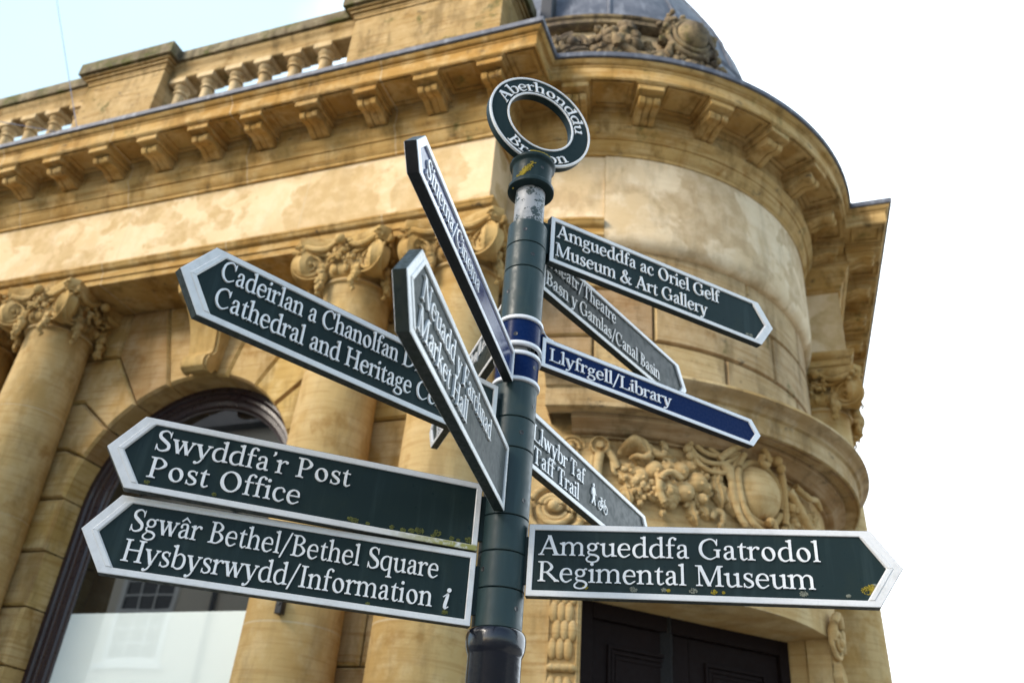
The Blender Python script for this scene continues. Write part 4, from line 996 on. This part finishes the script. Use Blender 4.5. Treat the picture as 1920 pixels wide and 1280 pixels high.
# ribbon, leaves and the left swag
for t, z, L, wd, an in ((69.2, 2.27, .20, .035, -50), (68.2, 2.30, .22, .04, -38), (67.0, 2.25, .2, .04, -55), (66.0, 2.28, .2, .045, -30), (67.5, 2.16, .16, .04, -75), (66.2, 2.17, .15, .04, -60), (65.2, 2.2, .15, .045, -45)): leaf(t, z, .02, L, wd, an)
rows = []
for i in range(10):
    f = i / 9; rows.append([DR(68.4 - 5.6 * g_ / 12 , 2.335 + .11 * math.sin(math.pi * min(1, .12 + g_ / 12 * .9)) * (.35 + .65 * f) + .03 * f, .02 + .11 * math.sin(f * math.pi * .62) * math.sin(math.pi * (.15 + .75 * g_ / 12))) for g_ in range(13)])
rel.grid(rows)
tub([(68.6, 2.36, .04), (67.6, 2.43, .06), (65.8, 2.475, .07), (64.0, 2.45, .08), (62.9, 2.38, .07)], (.016, .02), 8)
tub([(63.2, 2.36, .09), (64.2, 2.335, .10), (65.6, 2.345, .09), (66.6, 2.33, .06)], (.022, .012))
tub([(62.9, 2.44, .03), (61.9, 2.40, .05), (60.6, 2.385, .06), (59.8, 2.42, .06), (60.0, 2.47, .05), (60.7, 2.47, .05)], (.03, .016))
for i in range(60):
    f = rnd.random(); t = 67.5 - 5.5 * f + rnd.gauss(0, .5); z = 2.22 - .09 * math.sin(f * 2) + rnd.gauss(0, .05); bl(t, z, .03 + rnd.uniform(0, .05), rnd.uniform(.012, .026), .3, 8, 6)
# fruit
for t, z, s_ in ((62.0, 2.275, .07), (57.0, 2.29, .072), (53.6, 2.235, .078), (56.2, 2.155, .078), (54.8, 2.335, .04), (51.9, 2.21, .05), (52.6, 2.13, .045), (64.6, 2.215, .06)): bl(t, z, .055, s_ * .84, .015, 16, 12); bl(t - .25, z - s_ * .30, .055 + s_ * .72, .013, .2, 8, 6)
for i in range(80):
    a = rnd.uniform(0, 2 * math.pi); q = math.sqrt(rnd.random()); bl(59.4 + 2.3 * q * math.cos(a), 2.135 + .088 * q * math.sin(a), .05 + .06 * (1 - q), rnd.uniform(.017, .026), .03, 9, 7)
for i in range(40):
    a = rnd.uniform(0, 2 * math.pi); q = math.sqrt(rnd.random()); bl(59.2 + 1.5 * q * math.cos(a), 2.285 + .06 * q * math.sin(a), .05 + .05 * (1 - q), rnd.uniform(.012, .02), .1, 7, 5)
tub([(61.8, 2.24, .09), (61.6, 2.16, .1), (61.9, 2.08, .09)], (.02, .014)); tub([(57.4, 2.21, .12), (59.4, 2.245, .13), (61.2, 2.21, .12), (61.6, 2.12, .11), (60.6, 2.05, .1)], (.02, .024))
for i in range(34): leaf(rnd.uniform(51, 64.5), 2.21 + rnd.gauss(0, .07), .015, rnd.uniform(.09, .15), rnd.uniform(.025, .04), rnd.uniform(0, 360), .03)
for i in range(70):
    t = rnd.uniform(50.5, 64); z = 2.19 + rnd.gauss(0, .06); bl(t, z, .02 + rnd.uniform(0, .04), rnd.uniform(.012, .024), .3, 8, 6)
# acanthus scrolls fanning into the cartouche
for t0, z0, dz in ((54.5, 2.52, 0), (55.2, 2.47, -.045), (54.8, 2.42, -.08), (52.0, 2.53, .01)):
    tub([(t0 + .3, z0 - .02, .05), (t0, z0 + .012, .05), (t0 - .7, z0 + .005, .05), (t0 - 1.8, z0 - .045 + dz * .1, .06), (t0 - 4.2, z0 - .075 + dz * .2, .07), (t0 - 7.5, z0 - .05 + dz * .3, .08), (44.8, 2.50 + dz * .6, .09)], (.02, .016))
    bl(t0 + .2, z0 - .012, .06, .027, 0)
tub([(49, 2.42, .08), (46.6, 2.50, .1), (43.5, 2.565, .12), (40.6, 2.575, .14), (38.9, 2.53, .14), (38.6, 2.475, .14), (39.6, 2.445, .14), (40.6, 2.46, .15), (40.4, 2.50, .15)], (.024, .024), 10)
for off_ in (0, .055): tub([(48.2 + off_ * 10, 2.40, .07), (46.6, 2.31 + off_, .08), (45.6 + off_ * 14, 2.2, .08), (45.5, 2.1, .08), (44.1, 2.02, .08), (42.0, 1.975, .08)], (.028, .022))
tub([(43.4, 2.50, .1), (45.0, 2.40, .1), (45.3, 2.28, .1), (44.4, 2.12, .1), (42.6, 2.03, .1), (40.5, 1.99, .1), (38.6, 1.985, .11), (37.8, 2.03, .12), (38.6, 2.07, .12), (39.4, 2.045, .12)], (.022, .026))
leaf(47.5, 2.25, .03, .2, .05, -65); leaf(49.2, 2.3, .03, .2, .05, -80); leaf(48.8, 2.42, .03, .2, .05, -95)
tub([(50.4, 2.02, .03), (49.6, 2.07, .04), (48.4, 2.06, .05), (48.2, 2.0, .04), (49.0, 1.98, .04)], (.026, .018))
# cartouche: a fat oval boss with a moulded rim
rows = []
for i in range(15):
    f = i / 14; rr = math.cos(f * math.pi / 2); o = .04 + .125 * math.sin(f * math.pi / 2) ** .8
    rows.append([DR(39.6 + math.degrees(.176 * rr * math.cos(a) / 1.92) , 2.265 + .19 * rr * math.sin(a) * (1 + .04 * math.cos(a)), o) for a in [2 * math.pi * j / 36 for j in range(36)]])
rel.grid(rows, closed=True)
rel.tube([DR(39.5 + math.degrees(.198 * math.cos(a) / 1.92), 2.265 + .212 * math.sin(a), .07) for a in [2 * math.pi * j / 40 for j in range(41)]], .026, 8)
tub([(37.0, 2.52, .1), (35.8, 2.545, .11), (34.6, 2.52, .11), (33.6, 2.42, .1), (33.1, 2.3, .09), (33.6, 2.1, .09), (35.4, 1.99, .09)], (.024, .024)); bl(35.6, 2.525, .12, .042, .05, 12, 9); bl(34.6, 2.48, .12, .034, .05)
tub([(37.8, 1.97, .1), (36, 1.94, .11), (34.2, 1.96, .1)], (.035, .04))
# right swag, falling towards the corner
for i in range(46):
    f = rnd.random(); leaf(33 - 22 * f + rnd.gauss(0, .6), 2.38 - .36 * math.sin(min(1, f * 1.25) * math.pi / 2) + rnd.gauss(0, .06), .02 + rnd.uniform(0, .03), rnd.uniform(.1, .2), rnd.uniform(.03, .05), rnd.uniform(180, 360), .03)
for i in range(200):
    f = rnd.random(); t = 33 - 22 * f + rnd.gauss(0, .6); z = 2.36 - .36 * math.sin(min(1, f * 1.25) * math.pi / 2) + rnd.gauss(0, .055); bl(t, z, .02 + rnd.uniform(0, .07), rnd.uniform(.014, .036), .2, 8, 6)
for t, z, an in ((32, 2.4, -130), (30, 2.3, -125), (28, 2.2, -120), (25, 2.1, -110), (22, 2.12, -100), (19, 2.1, -110), (30, 2.18, -100), (26, 2.25, -140), (22, 2.3, -120), (18, 2.35, -130)): leaf(t, z, .03, .2, .05, an)
tub([(31.5, 2.36, .09), (28, 2.22, .1), (24, 2.08, .1), (20, 2.02, .1)], (.035, .03)); tub([(27, 2.45, .05), (22, 2.42, .06), (18, 2.45, .06), (16, 2.4, .06)], (.025, .02))
rel.build('relief_carving', M['relief'], bld, smooth=50)
# pilasters with husk drops either side of the door
for tc_, half in ((78.0, 2.3), (10.6, 2.3)):
    rel = MB()
    for sgn in (-1, 1): rel.grid([[DR(tc_ + sgn * (half + .42 * i / 3), z, (.0, .018, .018, .0)[i]) for i in range(4)] for z in (-.8, 1.46)])
    for j in range(26):
        z = 1.42 - j * .105
        if z < -.8: break
        grp = (j // 4) % 2
        for cx in (-1.35, 0, 1.35):
            if j % 5 == 4:
                for q in (-.4, .4): bl(tc_ + cx + q, z + .03, .012, .03, .1, 8, 6, (1, 1, .8))
                continue
            bl(tc_ + cx + (.66 if j % 2 else 0) - .33, z + .03, .004, .036, .0, 10, 8, (.85, .85, 1.75))
    if tc_ < 40:
        tc_ = 12.2
        spiral(tc_, 1.50, .02, .12, 2.0, .022, 1, 40, .04)
        tub([(tc_ + 3, 1.50, .03), (tc_ + 2.5, 1.62, .05), (tc_, 1.68, .06), (tc_ - 2.5, 1.62, .05), (tc_ - 3.2, 1.45, .04)], (.03, .03))
        leaf(tc_, 1.38, .02, .28, .07, -90); spiral(tc_ - .4, 1.2, .02, .07, 1.5, .016, -1, 40, .03)
    rel.build('pilaster_carving', M['relief'], bld, smooth=50)
# --- door: dark double leaf set square to the corner
Dd, Dh = 1.372, .86
dx_, dw_ = math.cos(R_(44.5)), math.sin(R_(44.5))
def DP(s_, z, o=0.0): return B(CU + dx_ * (Dd + o) + dw_ * s_, CW + dw_ * (Dd + o) - dx_ * s_, z)      # s_ grows to the right
def dbox(mb, s0, s1, z0, z1, o0, o1): mb.box(s0, s1, o0, o1, z0, z1, lambda s_, o, z: DP(s_, z, o))
mb = MB(); dbox(mb, -Dh, Dh, -EYE, 1.512, -.06, 0)
for s0, s1, z0, z1 in ((-Dh, -.745, -EYE, 1.512), (.745, Dh, -EYE, 1.512), (-.745, .745, 1.41, 1.512)): dbox(mb, s0, s1, z0, z1, 0, .045)
door = mb.build('door', M['door'], bld, smooth=0, bevel=.006)
for s0 in (-.742, .002):
    mb = MB(); dbox(mb, s0, s0 + .74, -EYE + .02, 1.405, .001, .012)
    dl = mb.build('door_leaf', M['door'], door, smooth=0, bevel=.003)
    pn = MB()
    for z0, z1 in ((.35, 1.27), (-.75, .2), (-1.5, -.9)):
        for e, o0, o1 in ((0, .012, .030), (.03, .012, .024), (.06, .012, .019)):
            a, b, c, d_ = s0 + .12 + e, s0 + .62 - e, z0 + e, z1 - e; w_ = .022
            for q in ((a, b, c, c + w_), (a, b, d_ - w_, d_), (a, a + w_, c + w_, d_ - w_), (b - w_, b, c + w_, d_ - w_)): dbox(pn, q[0], q[1], q[2], q[3], o0, o1)
    pn.v and pn.build('door_panel', M['door'], door, smooth=0, bevel=.004)
# --- walls of the right front behind its columns
mb = MB()
for k, (z0, z1) in enumerate(zip(ZC, ZC[1:])):
    for j in range(14):
        a = -.1 + j * .85 + (.4 if k % 2 else 0); mb.prism([(a, z0), (a + .85, z0), (a + .85, z1), (a, z1)], -.62, -.46, lambda x, z, d_: right(x, d_, z), .011, .012)
mb.build('wall', M['drum'], bld, smooth=25)
# --- attic stage, rim and lead dome
at = MB(); at.grid([[B(CU + r * math.cos(R_(a)), CW + r * math.sin(R_(a)), z) for a in range(100, 43, -3)] for r, z in ((2.06, 5.56), (2.06, 6.30), (2.04, 6.36))])
at.build('attic_stage', M['drumfr'], bld)
dome = MB()
dome.lathe([(2.02, 5.58), (1.98, 5.9), (1.93, 6.25), (1.90, 6.36), (1.93, 6.40), (1.92, 6.45), (1.88, 6.48), (1.84, 6.60), (1.79, 6.72), (1.80, 6.735), (1.805, 6.76), (1.79, 6.785), (1.765, 6.79), (1.70, 7.05), (1.65, 7.3), (1.545, 7.6), (1.40, 7.95), (1.245, 8.3), (1.09, 8.66), (.88, 9.02), (.6, 9.33), (.3, 9.52), (.0, 9.58)], (CU, CW), 72, fn=lambda x, y, z: B(x, y, z))
do = dome.build('dome', M['lead'], bld, smooth=40)
for i in range(16):
    a = R_(i * 22.5 + 4); rb = MB()
    rb.tube([B(CU + r * math.cos(a), CW + r * math.sin(a), z) for r, z in ((1.77, 6.79), (1.705, 7.05), (1.655, 7.3), (1.55, 7.6), (1.405, 7.95), (1.25, 8.3), (1.095, 8.66), (.885, 9.02), (.6, 9.34), (.3, 9.53))], .02, 8); rb.build('lead_roll', M['lead'], do)
mb = MB(); mb.grid([[B(CU + r * math.cos(R_(96 - 50 * i / 30)), CW + r * math.sin(R_(96 - 50 * i / 30)), z - .0) for i in range(31)] for r, z in ((2.05, 6.30), (2.13, 6.31), (2.15, 6.325), (2.15, 6.365), (2.17, 6.38), (2.175, 6.40), (2.15, 6.42), (2.0, 6.45))])
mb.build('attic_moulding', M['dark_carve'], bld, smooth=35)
rel = MB()
DRold = DR
def DR(th, z, off=0.0, R=2.06):
    a = R_(th); return B(CU + (R + off) * math.cos(a), CW + (R + off) * math.sin(a), z)
spiral(80.6, 6.07, .05, .125, 2.1, .036, 1, 90, .05); spiral(61.0, 5.93, .05, .10, 1.8, .03, -1, 90, .05)
for i in range(320):
    t = rnd.uniform(86, 44); z = (6.06 if t > 71 else 5.92) + rnd.gauss(0, .13)
    if abs(t - 80.6) < 3.3 or z > 6.27 or z < 5.62: continue
    bl(t, z, .02 + rnd.uniform(0, .06), rnd.uniform(.022, .048), .25, 8, 6)
for i in range(40): bl(69.6 + rnd.gauss(0, 1.9), 6.14 + rnd.gauss(0, .055), .08 + rnd.uniform(0, .05), rnd.uniform(.035, .07), .2, 8, 6)
for t, z, an in ((77, 5.8, 35), (74, 5.82, 50), (72.5, 5.85, 75), (71, 5.98, 230), (67.5, 6.0, -40), (65, 5.95, -35), (62, 5.88, -25), (59, 5.85, 20), (56, 5.82, -20), (53, 5.8, 30), (50, 5.78, -15), (76, 6.0, 200), (84, 5.8, 60), (85, 5.95, 20)): leaf(t, z, .05, .30, .055, an, .05)
tub([(72, 6.06, .1), (69.5, 6.02, .1), (66, 5.92, .1), (63.5, 5.8, .1)], (.04, .03)); tub([(57, 5.86, .08), (54.6, 5.78, .09), (52, 5.82, .09), (49.5, 5.74, .08), (47, 5.76, .08)], (.045, .03)); tub([(58, 5.74, .06), (54, 5.70, .07), (50, 5.66, .07)], (.04, .03))
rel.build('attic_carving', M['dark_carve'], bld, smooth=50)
# shield at the angle of the attic
rel = MB(); rows = []
for i in range(12):
    f = i / 11; rr = math.cos(f * math.pi / 2); o = .12 + .12 * math.sin(f * math.pi / 2)
    rows.append([DR(53.0 + math.degrees(.135 * rr * math.cos(a) / 2.06), 6.28 + .15 * rr * math.sin(a), o) for a in [2 * math.pi * j / 32 for j in range(32)]])
rel.grid(rows, closed=True)
for r_, th_, o_ in ((.155, .022, .12), (.195, .030, .09)):
    rel.tube([DR(53.0 + math.degrees(r_ * math.cos(a) / 2.06), 6.28 + r_ * 1.08 * math.sin(a), o_) for a in [2 * math.pi * j / 36 for j in range(37)]], th_, 8)
for i in range(90):
    a = rnd.uniform(0, 2 * math.pi); q = rnd.uniform(.17, .25); bl(53 + math.degrees(q * math.cos(a) / 2.06), 6.28 + q * 1.02 * math.sin(a) , .04 + rnd.uniform(0, .06), rnd.uniform(.02, .04), .25, 8, 6)
for i in range(26): bl(57.6 + rnd.gauss(0, 1.1), 6.40 + rnd.gauss(0, .06), .08 + rnd.uniform(0, .05), rnd.uniform(.02, .042), .2, 8, 6)
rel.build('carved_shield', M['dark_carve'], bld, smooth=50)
DR = DRold
# black upright box with a collar, between the parapet pier and the dome
mb = MB(); mb.box(-1.98, -1.86, -.62, -.50, 5.6, 8.2, B); mb.box(-2.02, -1.82, -.66, -.46, 6.62, 6.75, B); mb.build('dark_upright', M['blackmatt'], bld, smooth=0, bevel=.01)
# flat roof closing the plan, and back walls so that no light leaks through
mb = MB(); mb.add([B(-11.5, -.4, 5.61), B(-2.2, -.4, 5.61), B(-.1, -2.8, 5.61), B(-.6, -12, 5.61), B(-11.5, -12, 5.61)], [(0, 1, 2, 3, 4)]); mb.build('roof', M['lead'], bld, smooth=0)
mb = MB(); mb.add([B(-11.5, -.75, -1.65), B(-2.1, -.75, -1.65), B(-2.1, -.75, 5.6), B(-11.5, -.75, 5.6)], [(0, 1, 2, 3)])
mb = MB(); mb.box(-11.4, -1.0, -3.2, -1.2, -1.6, 5.0, B); mb.build('interior', M['dark'], bld, smooth=0)

# ------------------------------------------------------------------ small things on the building
t = empty('alarm_fitting', (0, 0, 0)); t.parent = None
bm4 = Matrix.Translation(Vector(org)) @ Matrix.Rotation(HB, 4, 'Z')
def world(u, w, z): return bm4 @ Vector(B(u, w, z))
t.location = world(-3.10, .075, 1.27); t.rotation_euler = (0, 0, HB)
tag(t, 'small black metal fitting fixed to the middle stone column below the left signs', 'wall fitting')
mb = MB(); mb.box(-.022, .022, -.028, .02, -.05, .05); mb.build('case', M['blackmatt'], t, smooth=0, bevel=.004)
mb = MB(); mb.lathe([(.0, .0), (.011, .0), (.011, .006), (0, .006)], n=14, fn=lambda x, y, z: (x, -.028 - z, y + .012)); mb.build('sensor_cap', M['screw'], t)
for nm, pts, rad, lab in (('overhead_cable', [(-6.05, .50, 5.56), (-6.2, .56, 6.4), None], .0042, 'thin grey cable rising from the cornice at the left across the blue sky'),
                          ('overhead_cable', None, .0042, 'thin dark cable crossing in front of the leftmost balusters')):
    mb = MB()
    if pts:
        a = world(-6.02, .515, 5.54); P = []
        e = Vector((0, 0, EYE)) + Vector((-.4572, .5676, .6847)).normalized() * 13.0
        e2 = a + (e - a) * 4.5
        for i in range(41):
            f = i / 40; P.append(a + (e2 - a) * f - Vector((0, 0, 1)) * .25 * math.sin(math.pi * f))
    else:
        a = world(-6.27, .515, 5.54); e = world(-22.9, 3.94, 11.3)
        P = [a + (e - a) * (i / 40) - Vector((0, 0, 1)) * .45 * math.sin(math.pi * i / 40) for i in range(41)]
    o_ = Vector(P[0]); mb.tube([p - o_ for p in P], rad, 6); c_ = mb.build(nm, M['cable'], None); c_.location = o_; tag(c_, lab, 'cable')
# ------------------------------------------------------------------ ground and the house across the street (seen only in the window's reflection)
def plane(name, x0, x1, y0, y1, z, m_):
    mb = MB(); mb.add([(x0, y0, z), (x1, y0, z), (x1, y1, z), (x0, y1, z)], [(0, 1, 2, 3)]); o = mb.build(name, m_, None, smooth=0); tag(o, kind='structure'); return o
plane('ground', -400, 400, -400, 400, -.12, M['asphalt'])
mb = MB(); mb.box(-14, 12, -1.6, 14, -.118, 0, B0 := (lambda x, y, z: tuple(bm4 @ Vector((x, y - 4.0, z))))); tag(mb.build('pavement', M['paving'], None, smooth=0, bevel=.02), kind='structure')
hs = empty('terraced_house', tuple(world(-12, 8.5, -EYE)), HB)
tag(hs, 'cream rendered house across the street mirrored in the arched window', 'house')
def HBX(mb, u0, u1, w0, w1, z0, z1): mb.box(u0 + 12, u1 + 12, -(w0 - 8.5), -(w1 - 8.5), z0 + EYE, z1 + EYE)
mb = MB(); HBX(mb, -26, -7.5, 8.5, 15, -EYE, 6.6); mb.build('wall', M['render'], hs, smooth=0)
mb = MB(); mb.add([(-14.3, .35, 6.6 + EYE), (4.8, .35, 6.6 + EYE), (4.8, -3.2, 8.2 + EYE), (-14.3, -3.2, 8.2 + EYE), (-14.3, -6.8, 6.6 + EYE), (4.8, -6.8, 6.6 + EYE)], [(0, 1, 2, 3), (3, 2, 5, 4), (0, 4, 5, 1)]); mb.build('roof', M['slate'], hs, smooth=0)
mb = MB(); HBX(mb, -15.2, -10.6, 8.47, 12.5, 6.55, 8.0); mb.build('added_attic_wall', M['render'], hs, smooth=0)  # attic wall and roof added to keep bright sky out of the window's reflection
mb = MB(); mb.add([(x + 12, y, z + EYE) for x in (-15.5, -10.3) for y, z in ((.35, 8.0), (-1.9, 9.9), (-4.2, 8.0))], [(0, 1, 4, 3), (1, 2, 5, 4), (0, 2, 1), (3, 4, 5), (0, 3, 5, 2)]); mb.build('added_attic_roof', M['slate'], hs, smooth=0)
wn = None
for uc in (-13.2, -16.6, -20, -9.9):
    for zc_ in (4.05, .6):
        mb = MB()
        for q in ((-.72, .72, -1.02, -.92), (-.72, .72, .92, 1.02), (-.72, -.62, -.92, .92), (.62, .72, -.92, .92), (-.62, .62, -.035, .035)): mb.box(q[0], q[1], 0, .07, q[2], q[3])
        for x in (-.21, .21): mb.box(x - .014, x + .014, .01, .05, -.92, .92)
        for z in (-.62, -.32, .32, .62): mb.box(-.62, .62, .012, .048, z - .014, z + .014)
        mb.box(-.85, .85, 0, .12, -1.13, -1.03)
        wn = mb.build('window', M['sash'], hs, smooth=0); wn.location = (uc + 12, .0, zc_ + EYE)
        mb = MB(); mb.box(-.64, .64, .003, .02, -.95, .95); mb.build('pane', M['glass_far'], wn, smooth=0)
mb = MB(); mb.lathe([(.05, 0), (.05, 6.5 + EYE)], n=12, c=(.45, .07)); mb.build('dark_upright', M['slate'], hs)  # rainwater pipe down the house front
